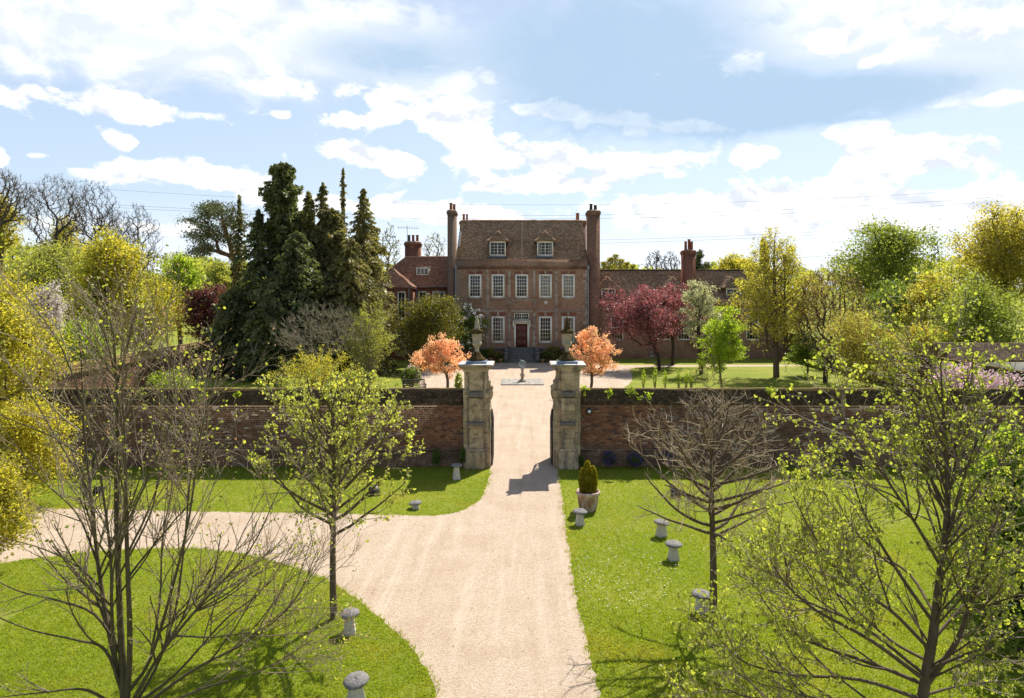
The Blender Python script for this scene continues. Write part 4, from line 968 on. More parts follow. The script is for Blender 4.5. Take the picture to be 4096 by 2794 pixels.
# ------------------------------------------------------------------ sundial on its paving
def sundial():
    cx, cyy = .03, 51.9
    pv = empty("paved_square", (cx, cyy, 0), "square of pale stone slabs under the sundial in the forecourt", "paving"); rg = random.Random(5)
    xs = [-1.6, -.95, -.35, .3, .95, 1.6]; ys = [-1.6, -.85, 0, .8, 1.6]
    for j in range(4):
        xo = sorted([-1.6, 1.6] + [x + (.22 if j % 2 else -.1) + rg.uniform(-.06, .06) for x in xs[1:-1]])
        for i in range(5):
            b = MB(); b.box(cx + xo[i] + .006, cx + xo[i + 1] - .006, cyy + ys[j] + .006, cyy + ys[j + 1] - .006, .0, .075 + rg.uniform(-.006, .006)); b.build("slab", M["paving"], pv, bevel=.01)
    root = empty("armillary_sundial", (cx, cyy, .075), "armillary sundial on a stone baluster before the front steps", "sundial")
    b = MB(); b.lathe([(.26, .08), (.27, .16), (.22, .2), (.15, .24), (.10, .32)], (cx, cyy, 0), 4, True); b.build("base", M["lichen_stone"], root)
    wob([(.13, .26), (.10, .34), (.13, .42), (.175, .55), (.17, .62), (.10, .70), (.085, .78), (.10, .88), (.13, .93), (.085, .96), (.085, 1.02)], (cx, cyy, 0), "lichen_stone", "baluster", root, 16, .003, 4)
    b = MB(); b.lathe([(.14, 1.02), (.16, 1.05), (.15, 1.10), (.05, 1.13)], (cx, cyy, 0), 14); b.build("top_plate", M["paving"], root)
    c = np.array([cx, cyy, 1.42]); 
    def ring(ax, ay, r=.26, rad=.012):
        t = np.linspace(0, 2 * math.pi, 33); return c + r * (np.cos(t)[:, None] * np.array(ax) + np.sin(t)[:, None] * np.array(ay)), rad
    for ax, ay in (((1, 0, 0), (0, 0, 1)), ((.3, .95, 0), (0, 0, 1)), ((1, 0, 0), (0, .62, .78)), ((.9, .2, .35), (0, .8, -.5))):
        p, rd = ring(ax, ay); b = MB(); b.tube(p, rd, 6); b.build("ring", M["verdigris"], root)
    b = MB(); b.tube([c + (-.20, .0, .34), c + (.16, 0, -.27)], .011, 5); b.tube([c + (0, 0, -.3), c + (0, 0, -.2)], .03, 6); b.tube([c + (-.20, 0, .34), c + (-.17, 0, .29)], [.003, .03], 5); b.build("arrow", M["verdigris"], root)
sundial()

# ------------------------------------------------------------------ staddle stones, lamps, pot, bench
def staddle(px, py_base, label, h=.5, cap=.23, tilt=(0, 0), rot=.3, seed=0, bw=.15):
    h *= .78; bw *= .86; cap *= .92
    x, y = G(px, py_base); root = empty("staddle_stone", (x, y, 0), label, "staddle stone", "staddle stones along the lawn edges"); root.rotation_euler = (0, 0, rot)
    rg = np.random.default_rng(seed)
    b = MB(); b.lathe([(bw, -.03), (bw * .97, .02), (bw * .62, h - .03), (bw * .62, h + .05)], (0, 0, 0), 4, True); o = b.build("pillar", M["staddle_stone"], root, True, bevel=.015, seg=2)
    b = MB(); b.lathe([(.10, 0), (cap * .93, .01), (cap, .03), (cap * .98, .05), (cap * .82, .078), (cap * .55, .10), (cap * .2, .112), (.01, .114)], (0, 0, 0), 26)
    V = np.concatenate(b.V) + rg.normal(0, .005, (b.n, 3)); o = obj("cap", mesh("cap", V, _bykind(b.Fc), M["lichen_cap"], True), root, True); o.location = (0, 0, h); o.rotation_euler = (tilt[0], tilt[1], 0)
staddle(1398, 2532, "staddle stone beside the leafing tree trunk on the left lawn", .47, .225, (.05, -.06), .2, 1)
staddle(1425, 2806, "large tilted staddle stone at the bottom edge of the left lawn", .42, .235, (.10, -.16), .5, 2, .17)
staddle(1662, 2035, "squat low staddle stone near the drive bend on the left", .18, .235, (-.03, -.10), .1, 3, .13)
staddle(1826, 1918, "tall staddle stone in the shade by the left gate pier", .62, .235, (.0, .03), .3, 4, .16)
staddle(2320, 2100, "staddle stone on the lawn just in front of the terracotta pot", .46, .235, (.04, .04), .2, 5, .15)
staddle(2646, 2146, "staddle stone with tilted cap under the bare tree branches", .46, .245, (.06, .13), .4, 6, .16)
staddle(2694, 2240, "upright staddle stone in the middle of the right lawn", .48, .25, (.03, .03), .1, 7, .16)
staddle(2806, 2450, "staddle stone half hidden behind the bare tree trunk", .46, .24, (.05, .04), .3, 8, .15)

def flood(px, py, label, rot):
    x, y = G(px, py); root = empty("flood_light", (x, y, 0), label, "floodlight", "floodlights in the grass"); root.rotation_euler = (0, 0, rot)
    b = MB(); b.box(-.16, .16, -.07, .07, .08, .34); h = b.build("housing", M["iron"], root, True, bevel=.015); h.rotation_euler = (-.75, 0, 0)
    b = MB(); b.box(-.13, .13, .071, .078, .11, .31); g = b.build("lamp_glass", M["lamp_glass"], root, True); g.rotation_euler = (-.75, 0, 0)
    b = MB(); b.box(-.18, -.165, -.02, .02, 0, .25); b.box(.165, .18, -.02, .02, 0, .25); b.box(-.18, .18, -.05, .05, -.02, .02); b.build("bracket", M["iron"], root, True)
flood(1500, 1985, "black floodlight in the grass behind the leafing tree", .5)
flood(2703, 1995, "black floodlight with bright glass on the right lawn", -.2)
flood(386, 1985, "black floodlight near the shaded wall at the far left", .1)
def wall_lamp():
    root = empty("wall_lamp", (2.68, WY - .02, 2.22), "small round black bulkhead lamp on the wall right of the pier", "lamp")
    b = MB(); b.lathe([(.12, 0), (.12, .06), (.09, .10), (.085, .10)], (0, 0, 0), 16); o = b.build("housing", M["iron"], root, True); o.rotation_euler = (R(90), 0, 0)
    b = MB(); b.lathe([(.075, .095), (.06, .13), (.02, .145)], (0, 0, 0), 14); o = b.build("lamp_glass", M["lamp_glass"], root, True, True); o.rotation_euler = (R(90), 0, 0)
wall_lamp()

POT = (WX(2352, 21.9), 21.9)
def pot():
    root = empty("plant_pot", (POT[0], POT[1], 0), "large weathered terracotta pot on the lawn by the drive", "plant pot")
    b = MB(); b.lathe([(.24, 0), (.255, .03), (.335, .50), (.385, .53), (.395, .60), (.37, .635), (.345, .63), (.33, .54), (.30, .52)], (0, 0, 0), 36); V = np.concatenate(b.V)
    a = np.arctan2(V[:, 1], V[:, 0]); fl = (V[:, 2] > .04) & (V[:, 2] < .49); 
    body = b.build("pot_body", M["weathered_pot"], root, True, True)
    for i in range(26):
        t = 2 * math.pi * i / 26; c, s = math.cos(t), math.sin(t); m = MB()
        m.tube([(c * .262, s * .262, .05), (c * .30, s * .30, .27), (c * .328, s * .328, .44)], [.016, .02, .012], 5); m.build("flute", M["weathered_pot"], body, True)
    b = MB(); b.lathe([(.32, .55), (.2, .565), (.01, .57)], (0, 0, 0), 20); b.build("soil", M["soil"], root, True)
pot()

def bench():
    cx, cyy = WX(1658, 46.3), 46.3
    root = empty("garden_bench", (cx, cyy, 0), "grey slatted wooden garden bench beside the orange maple", "bench"); root.rotation_euler = (0, 0, R(200))
    for x in (-.72, .72):
        b = MB(); b.box(x - .035, x + .035, .22, .29, 0, .62); b.build("leg", M["bench_wood"], root, True)
        b = MB(); b.add([(x - .035, -.25, 0), (x + .035, -.25, 0), (x + .035, -.18, 0), (x - .035, -.18, 0), (x - .035, -.34, .92), (x + .035, -.34, .92), (x + .035, -.28, .92), (x - .035, -.28, .92)],
                        [(0, 1, 2, 3), (4, 5, 6, 7), (0, 4, 5, 1), (1, 5, 6, 2), (2, 6, 7, 3), (3, 7, 4, 0)]); b.build("leg", M["bench_wood"], root, True)
        b = MB(); b.box(x - .05, x + .05, -.3, .32, .62, .66); b.build("armrest", M["bench_wood"], root, True)
        b = MB(); b.box(x - .025, x + .025, -.2, .24, .36, .42); b.build("rail", M["bench_wood"], root, True)
    for i in range(6):
        b = MB(); y = -.2 + i * .09; b.box(-.74, .74, y, y + .07, .422, .445); b.build("seat_slat", M["bench_wood"], root, True)
    b = MB(); b.box(-.75, .75, -.35, -.29, .86, .94); b.build("top_rail", M["bench_wood"], root, True)
    b = MB(); b.box(-.72, .72, -.29, -.25, .5, .55); b.build("rail", M["bench_wood"], root, True)
    for i in range(13):
        x = -.62 + i * .103; b = MB(); b.add([(x - .02, -.28, .55), (x + .02, -.28, .55), (x + .02, -.33, .87), (x - .02, -.33, .87), (x - .02, -.26, .55), (x + .02, -.26, .55), (x + .02, -.31, .87), (x - .02, -.31, .87)],
                        [(0, 1, 2, 3), (4, 7, 6, 5), (0, 3, 7, 4), (1, 5, 6, 2)]); b.build("back_slat", M["bench_wood"], root, True)
bench()
def flowerpot(x, y, s, label):
    root = empty("flower_pot", (x, y, 0), label, "flower pot", "flower pots by the front steps")
    b = MB(); b.lathe([(.14 * s, 0), (.2 * s, .3 * s), (.23 * s, .31 * s), (.23 * s, .38 * s), (.19 * s, .38 * s), (.17 * s, .33 * s)], (0, 0, 0), 16); b.build("pot_body", M["terracotta"], root, True, True)
    return root
flowerpot(-2.05, 65.5, 1.0, "terracotta flower pot left of the front steps"); flowerpot(2.0, 65.6, .9, "terracotta flower pot right of the front steps")
flowerpot(-3.0, 65.9, 1.1, "terracotta flower pot under the left ground floor window")

def shed():
    root = empty("garden_shed", (33, 49, 0), "low outbuilding with pale wall and tiled roof behind the far right wall", "outbuilding")
    b = MB(); b.box(30.4, 36.4, 48, 51.6, 0, 2.1, "b"); b.build("wall", M["white_wall"], root)
    S = [(30.1, 47.7, 2.1), (36.7, 47.7, 2.1), (36.7, 49.8, 3.15), (30.1, 49.8, 3.15)]
    b = MB(); b.poly([np.array(v) - (0, 0, .10) for v in S]); b.poly([(30.1, 51.9, 2.1), (36.7, 51.9, 2.1), (36.7, 49.8, 3.15), (30.1, 49.8, 3.15)]); b.poly([(30.4, 47.9, 2.1), (30.4, 49.8, 3.1), (30.4, 51.7, 2.1)]); b.build("roof", M["roof_tile"], root)
    tiled("roof_tiles", [S], M["roof_tile"], root, .16, .22, .025, 95)
    b = MB(); b.box(31.6, 32.5, 47.95, 48.02, .05, 1.9); b.build("door", M["bench_wood"], root)
shed()

# ------------------------------------------------------------------ overhead lines
def cable(pts, label, D=170):
    xs = [p[0] for p in pts]; ys = [p[1] for p in pts]; cf = np.polyfit(xs, ys, 2); q = np.linspace(-900, 5000, 40)
    b = MB(); b.tube([P(x, np.polyval(cf, x), D) for x in q], .03, 4); o = b.build("power_line", M["cable"]); tag(o, label, "power line", "overhead power lines")
cable([(40, 794), (1100, 845), (2100, 868), (2404, 860), (3100, 840), (3756, 805)], "upper overhead cable of the middle pair crossing behind the roof ridge", 170)
cable([(40, 804), (1100, 857), (2100, 880), (2404, 873), (3246, 852), (3857, 815)], "lower overhead cable of the middle pair crossing behind the roof ridge", 170)
cable([(656, 936), (782, 943), (2404, 961), (3100, 936), (3928, 883)], "upper overhead cable of the low pair near the right chimney", 172)
cable([(660, 946), (782, 953), (2404, 974), (3300, 937), (3928, 893)], "lower overhead cable of the low pair near the right chimney", 172)
cable([(470, 762), (1100, 794), (2300, 822), (3400, 790)], "faint topmost overhead cable above the conifers", 200)
cable([(1500, 1062), (2820, 1051), (3256, 1027), (3852, 982)], "lowest overhead cable above the far right trees", 172)

# ------------------------------------------------------------------ vegetation builders
def unit(v): return v / (np.linalg.norm(v, axis=-1, keepdims=True) + 1e-9)
def cards(rg, C, size, aspect=.55, axis=None, spread=1.0, cup=.18):
    """one folded leaf-like quad pair per centre; axis biases the long direction"""
    N = len(C); a = unit(rg.normal(0, 1, (N, 3)) * spread + (0 if axis is None else axis)); r = unit(rg.normal(0, 1, (N, 3)))
    b = unit(np.cross(a, r)); n = np.cross(a, b); s = (size * (0.65 + .7 * rg.random(N)))[:, None]
    V = np.stack([C - a * s * .5, C + b * s * aspect * .5 - a * s * .05 + n * s * cup, C + a * s * .5, C - b * s * aspect * .5 - a * s * .05 + n * s * cup], 1).reshape(-1, 3)
    return V, np.arange(N)[:, None] * 4 + np.array([[0, 1, 2, 3]])
def leaves6(rg, C, size, axis, spread=.6, aspect=.8, fold=.22):
    """heart-shaped young leaf: two halves folded along the midrib, tip curled down"""
    N = len(C); a = unit(axis + rg.normal(0, spread, (N, 3))); r = unit(rg.normal(0, 1, (N, 3))); b = unit(np.cross(a, r)); n = np.cross(b, a)
    s = (size * (0.55 + .8 * rg.random(N)))[:, None]; w = s * aspect * .5; f = s * fold
    V = np.stack([C, C + a * s * .22 + b * w * .85 + n * f * .6, C + a * s * .60 + b * w * .8 + n * f * .7, C + a * s * 1.0 - n * f * .5, C + a * s * .60 - b * w * .8 + n * f * .7, C + a * s * .22 - b * w * .85 + n * f * .6, C + a * s * .5], 1).reshape(-1, 3)
    o = np.arange(N)[:, None] * 7
    return V, np.concatenate([o + np.array([[0, 1, 2, 6]]), o + np.array([[6, 2, 3, 4]]), o + np.array([[0, 6, 4, 5]])])
def greedy(rg, trunk, pts, w=.35, up=0.0):
    """join attraction points to the growing skeleton by the cheapest path; returns nodes, parents"""
    nodes = [np.array(p, float) for p in trunk]; par = [-1] + list(range(len(trunk) - 1))
    pl = [0.0]; 
    for i in range(1, len(trunk)): pl.append(pl[-1] + np.linalg.norm(nodes[i] - nodes[i - 1]))
    cap = len(trunk) + 2 * len(pts); A = np.zeros((cap, 3)); Lp = np.zeros(cap); n = len(trunk); A[:n] = nodes; Lp[:n] = pl
    parent = np.full(cap, -1); parent[:n] = par
    top = A[n - 1]; start = max(1, int(n * .3)); root = A[start]
    order = np.argsort(np.linalg.norm(pts - root, axis=1))
    for i in order:
        p = pts[i]; d = p - A[:n]; dist = np.linalg.norm(d, axis=1)
        cost = dist + w * Lp[:n] + up * np.maximum(0, -d[:, 2]) * 1.5
        cost[:start] += 50
        j = int(np.argmin(cost))
        mid = (A[j] + p) / 2 + rg.normal(0, dist[j] * .07, 3) + np.array([0, 0, dist[j] * .06])
        A[n] = mid; parent[n] = j; Lp[n] = Lp[j] + dist[j] / 2; n += 1
        A[n] = p; parent[n] = n - 1; Lp[n] = Lp[j] + dist[j]; n += 1
    return A[:n], parent[:n]
def skeleton_mesh(A, par, r0, rmin, sides=5, power=.5, root_n=None):
    n = len(A); cnt = np.zeros(n); has = np.zeros(n, bool); has[par[par >= 0]] = True; cnt[~has] = 1
    for i in range(n - 1, 0, -1): cnt[par[i]] += cnt[i]
    rad = np.maximum(rmin, r0 * (cnt / cnt.max()) ** power); e = np.arange(1, n)
    pr = np.minimum(rad[par[e]], rad[e] * 1.35); polys = np.stack([A[par[e]], A[e]], 1)
    return tubes(list(polys), list(np.stack([pr, rad[e]], 1)), sides)
def in_lobes(rg, lobes, N, shell=.5):
    """random points in a union of ellipsoids (cx,cy,cz,rx,ry,rz), denser towards the skin"""
    L = np.array(lobes, float); v = L[:, 3] * L[:, 4] * L[:, 5]; k = rg.choice(len(L), N, p=v / v.sum())
    d = unit(rg.normal(0, 1, (N, 3))); r = (rg.random(N) ** (1 / 3)) * (1 - shell) + shell * (1 - .35 * rg.random(N) ** 2)
    return L[k, :3] + d * r[:, None] * L[k, 3:6]

def place_root(name, label, cat, x, y, group=None): return empty(name, (x, y, 0), label, cat, group)

def broadleaf(label, px, D, ytop, ybot, hw, mat, n=9000, size=.2, clumps=110, csig=.38, bark="bark", lobes=7, seed=0, name="tree", cat="tree", base_px=None, r0=None, group=None,
              lean=0, shell=.5, trunk_top=.55, twig=.018, dz=1.0, spread=None, aspect=.55, axis=None, extra=None, wdep=1.0):
    """tree whose crown spans hw photo pixels either side of px between ytop and ybot, standing D metres away"""
    rg = np.random.default_rng(seed + 100); x = WX(px, D); zt, zb = WZ(ytop, D), max(.15, WZ(ybot, D)); R0 = hw * D / F
    bx = WX(base_px, D) if base_px else x
    root = place_root(name, label, cat, bx, D, group)
    H = zt - zb; zc = (zt + zb) / 2
    lb = []
    for i in range(lobes):
        a = rg.random() * 6.28; q = rg.uniform(.2, .62); h = rg.uniform(-.62, .72)
        k = math.sqrt(max(.1, 1 - (h * .95) ** 2)); rr = rg.uniform(.38, .6)
        lb.append((x + math.cos(a) * R0 * q * k, D + math.sin(a) * R0 * q * k * wdep, zc + h * H / 2 * .78, R0 * rr, R0 * rr * wdep, min(H * .36, R0 * rr * dz)))
    lb.append((x, D, zc, R0 * .6, R0 * .6 * wdep, H * .42)); lb.append((x + rg.normal(0, R0 * .1), D, zt - H * .2, R0 * .38, R0 * .38, H * .2))
    # widest reach to either side
    lb.append((x - R0 * .68, D, zc - H * .08, R0 * .34, R0 * .4, H * .24)); lb.append((x + R0 * .68, D, zc - H * .05, R0 * .34, R0 * .4, H * .24))
    if extra: lb += extra
    C = in_lobes(rg, lb, clumps, shell); C[:, 2] = np.maximum(C[:, 2], .2)
    tt = zb + H * trunk_top; m = 7; t = np.linspace(0, 1, m)
    trunk = np.column_stack([bx + (x - bx) * t ** 1.3 + np.sin(t * 5 + seed) * .02 * H, D + np.sin(t * 4 + seed * 2) * .02 * H, t * tt])
    A, par = greedy(rg, trunk, C, .35, .3)
    V, f = skeleton_mesh(A, par, r0 or max(.06, .022 * zt), twig, 5)
    obj("trunk", mesh("trunk", V, [f], M[bark]), root)
    n = int(n * 1.15); k = rg.choice(len(C), n); sg = csig * R0 / 2.5 * 1.1
    off = rg.normal(0, 1, (n, 3)) * np.array([sg, sg, sg * .7]); Lp = C[k] + off; Lp[:, 2] = np.maximum(Lp[:, 2], .05)
    V, f = cards(rg, Lp, size, aspect, axis)
    obj("crown", mesh("crown", V, [f], M[mat]), root)
    return root

def baretree(label, px, D, ytop, ybot, hw, n=700, bark="alder_bark", seed=0, base_px=None, r0=.25, twig=.012, name="bare_tree", cat="tree", group=None, bud=None, nb=0, bsize=.12, lobes=6, flat=1.0, trunk_top=.75, shell=.35, wavy=.03, w=.3, curl=0, fork=None):
    rg = np.random.default_rng(seed + 300); x = WX(px, D); zt, zb = WZ(ytop, D), max(.3, WZ(ybot, D)); R0 = hw * D / F; bx = WX(base_px, D) if base_px else x
    root = place_root(name, label, cat, bx, D, group); H = zt - zb; zc = (zt + zb) / 2; lb = [(x, D, zc, R0 * .8, R0 * .8, H * .5)]
    for i in range(lobes):
        a = rg.random() * 6.28; lb.append((x + math.cos(a) * R0 * .6, D + math.sin(a) * R0 * .6, zc + rg.uniform(-.5, .6) * H / 2, R0 * .42, R0 * .42, H * .2 * flat))
    lb += [(x - R0 * .7, D, zc, R0 * .3, R0 * .3, H * .25), (x + R0 * .7, D, zc, R0 * .3, R0 * .3, H * .25)]
    C = in_lobes(rg, lb, n, shell); C[:, 2] = np.maximum(C[:, 2], .3)
    tt = zb + H * trunk_top; m = 9; t = np.linspace(0, 1, m)
    trunk = np.column_stack([bx + (x - bx) * t ** 1.3 + np.sin(t * 6 + seed) * wavy * tt, D + np.sin(t * 4 + seed * 2) * wavy * tt, t * tt])
    A, par = greedy(rg, trunk, C, w, .5)
    V, f = skeleton_mesh(A, par, r0, twig, 4, .48); obj("trunk", mesh("trunk", V, [f], M[bark]), root)
    # fine end twigs
    k = rg.choice(n, n * 2); L = rg.uniform(.25, .7, n * 2)[:, None] * R0 * .22; d = unit(unit(C[k] - np.array([x, D, zb])) + rg.normal(0, .5, (n * 2, 3)) + np.array([0, 0, .35]))
    V, f = tubes(list(np.stack([C[k], C[k] + d * L * .55 + rg.normal(0, .03, (n * 2, 3)) * R0 * .3, C[k] + d * L], 1)), [np.array([twig * .9, twig * .7, twig * .4])] * (n * 2), 3)
    obj("twigs", mesh("twigs", V, [f], M[bark]), root)["kind"] = "stuff"
    if bud:
        k = rg.choice(n, nb); V, f = cards(rg, C[k] + rg.normal(0, R0 * .10, (nb, 3)), bsize); obj("buds", mesh("buds", V, [f], M[bud]), root)
    return root

def conifer(label, px, D, ytop, hw, mat="dark_conifer", seed=0, nb=170, per=52, size=.34, droop=.45, power=.75, ybot=1470, dens_top=1.0, bark="dark_bark", name="conifer_tree", sparse=0.0, base_frac=0.03, group="dark conifers in the garden", rag=.35, up=.15, cat="conifer", drop=.25, col=0):
    rg = np.random.default_rng(seed + 500); x = WX(px, D); H = WZ(ytop, D); R0 = hw * D / F
    root = place_root(name, label, cat, x, D, group)
    t = np.linspace(0, 1, 14); tr = np.column_stack([x + np.sin(t * 5 + seed) * .08, D + np.cos(t * 4 + seed) * .08, t * H])
    br_p, br_r, LC, LA = [tr], [np.linspace(.018 * H, .012, 14)], [], []
    for i in range(nb):
        u = base_frac + (1 - base_frac) * ((i + rg.random()) / nb) ** .9; z = u * H; prof = ((1 - u) ** power) * (1 + .0 * u); L = R0 * prof * rg.uniform(1 - rag, 1 + rag * .55) + .12
        if u > .74 and not col: L *= .55 + .5 * rg.random()
        L *= .72 + .30 * math.sin(i * 2.399 * 2 + u * 17 + seed) * (1 if u > .15 else .3) + .28 * rg.random()
        if col: L = R0 * (1 + .9 * max(0, .62 - u)) * min(1, (1 - u) / .12) ** .5 * rg.uniform(.55, 1.05) * (.85 + .2 * math.sin(u * 40)) + .1
        if sparse and rg.random() < sparse * (1 if u > .3 else .4): L *= .4
        a = i * 2.399 + rg.normal(0, .35); dx, dy = math.cos(a), math.sin(a); m = 7; s = np.linspace(0, 1, m)
        rise = up * (1 + 1.2 * u); p = np.column_stack([x + dx * L * s, D + dy * L * s, z + L * (rise * s - droop * s ** 2.2)])
        p[:, 2] = np.maximum(p[:, 2], .12); br_p.append(p); br_r.append(np.linspace(.012 * L + .012, .006, m))
        nn = max(8, int(per * (L / R0 + .22))); ss = rg.random(nn) ** .65; idx = ss * (m - 1); i0 = np.minimum(idx.astype(int), m - 2); fr = (idx - i0)[:, None]
        c = p[i0] * (1 - fr) + p[i0 + 1] * fr; wd = .30 * L * (1 - ss * .65) * .55
        side = rg.normal(0, 1, nn) * wd; c = c + np.column_stack([-dy * side, dx * side, -np.abs(rg.normal(0, drop, nn)) * (.3 + .5 * L / R0) - .12 * np.abs(side)])
        LC.append(c); LA.append(np.tile(np.array([dx * .9, dy * .9, -.75]), (nn, 1)))
    c = np.concatenate(LC); c[:, 2] = np.maximum(c[:, 2], .08); ax = np.concatenate(LA)
    V, f = cards(rg, c, size, .42, ax, .75, .12); obj("crown", mesh("crown", V, [f], M[mat]), root)
    V, f = tubes(br_p, br_r, 5); obj("trunk", mesh("trunk", V, [f], M[bark]), root)
    return root

# recursive growth for the trees close to the camera
class Grow:
    def __init__(s, seed): s.rg = np.random.default_rng(seed); s.P = []; s.R = []; s.tips = []; s.nodes = []; s.dirs = []
    def line(s, p, d, L, r, n=6, up=.12, wob=.10, r1=.35):
        pts = [np.array(p, float)]; d = unit(np.array(d, float))
        for i in range(n):
            d = unit(d + s.rg.normal(0, wob, 3) + np.array([0, 0, up])); pts.append(pts[-1] + d * L / n)
        return np.array(pts), np.linspace(r, r * r1, n + 1)
    def add(s, pts, rad, lvl, spec):
        """spec[lvl] = dict(n per metre, ratio, ang, up, wob, minlen); deeper levels follow"""
        s.P.append(pts); s.R.append(rad)
        L = np.linalg.norm(np.diff(pts, axis=0), axis=1).sum()
        if lvl >= len(spec):
            s.leafy(pts, rad); return
        q = spec[lvl]; rg = s.rg; k = max(1, int(rg.poisson(q["n"] * L))) if L > .05 else 0
        for j in range(k):
            t = q.get("t0", .15) + (1 - q.get("t0", .15)) * rg.random() ** q.get("bias", .9); f = t * (len(pts) - 1); i = min(int(f), len(pts) - 2); fr = f - i
            p = pts[i] * (1 - fr) + pts[i + 1] * fr; r = rad[i] * (1 - fr) + rad[i + 1] * fr; tg = unit(pts[i + 1] - pts[i])
            o = unit(np.cross(tg, unit(rg.normal(0, 1, 3)))); 
            if "flat" in q: o = unit(o * np.array([1, 1, q["flat"]]))
            ang = q["ang"] * rg.uniform(.7, 1.25); d = tg * math.cos(ang) + o * math.sin(ang)
            cl = min(q.get("max", 9), L * q["ratio"] * (1.12 - .62 * t) * rg.uniform(.6, 1.3)); 
            if cl < q.get("min", .05): continue
            c, cr = s.line(p, d, cl, max(q.get("rmin", .003), min(r * .72, .011 * cl + .003)), q.get("seg", 5), q["up"], q["wob"], .4)
            s.add(c, cr, lvl + 1, spec)
        s.tips.append((pts[-1], unit(pts[-1] - pts[-2])))
        if lvl == len(spec) - 1: s.leafy(pts, rad)
    def leafy(s, pts, rad):
        for i in range(1, len(pts)): s.nodes.append(pts[i]); s.dirs.append(unit(pts[i] - pts[i - 1]))
        s.tips.append((pts[-1], unit(pts[-1] - pts[-2])))
    def wood(s, name, mat, root, split=.012, k1=8, k2=4):
        big = [i for i in range(len(s.P)) if s.R[i][0] >= split]; sm = [i for i in range(len(s.P)) if s.R[i][0] < split]
        V, f = tubes([s.P[i] for i in big], [s.R[i] for i in big], k1); obj("trunk", mesh("trunk", V, [f], M[mat[0]], True), root)
        if sm: V, f = tubes([s.P[i] for i in sm], [s.R[i] for i in sm], k2); obj("twigs", mesh("twigs", V, [f], M[mat[1]]), root)["kind"] = "stuff"
def spline(cps, n=16):
    """Catmull-Rom through control points"""
    c = np.array(cps, float); c = np.vstack([2 * c[0] - c[1], c, 2 * c[-1] - c[-2]]); out = []
    m = max(2, n // (len(c) - 3))
    for i in range(1, len(c) - 2):
        for t in np.linspace(0, 1, m, endpoint=False):
            a, b, d, e = c[i - 1], c[i], c[i + 1], c[i + 2]
            out.append(.5 * (2 * b + (d - a) * t + (2 * a - 5 * b + 4 * d - e) * t * t + (3 * b - a - 3 * d + e) * t ** 3))
    out.append(c[-2]); return np.array(out)

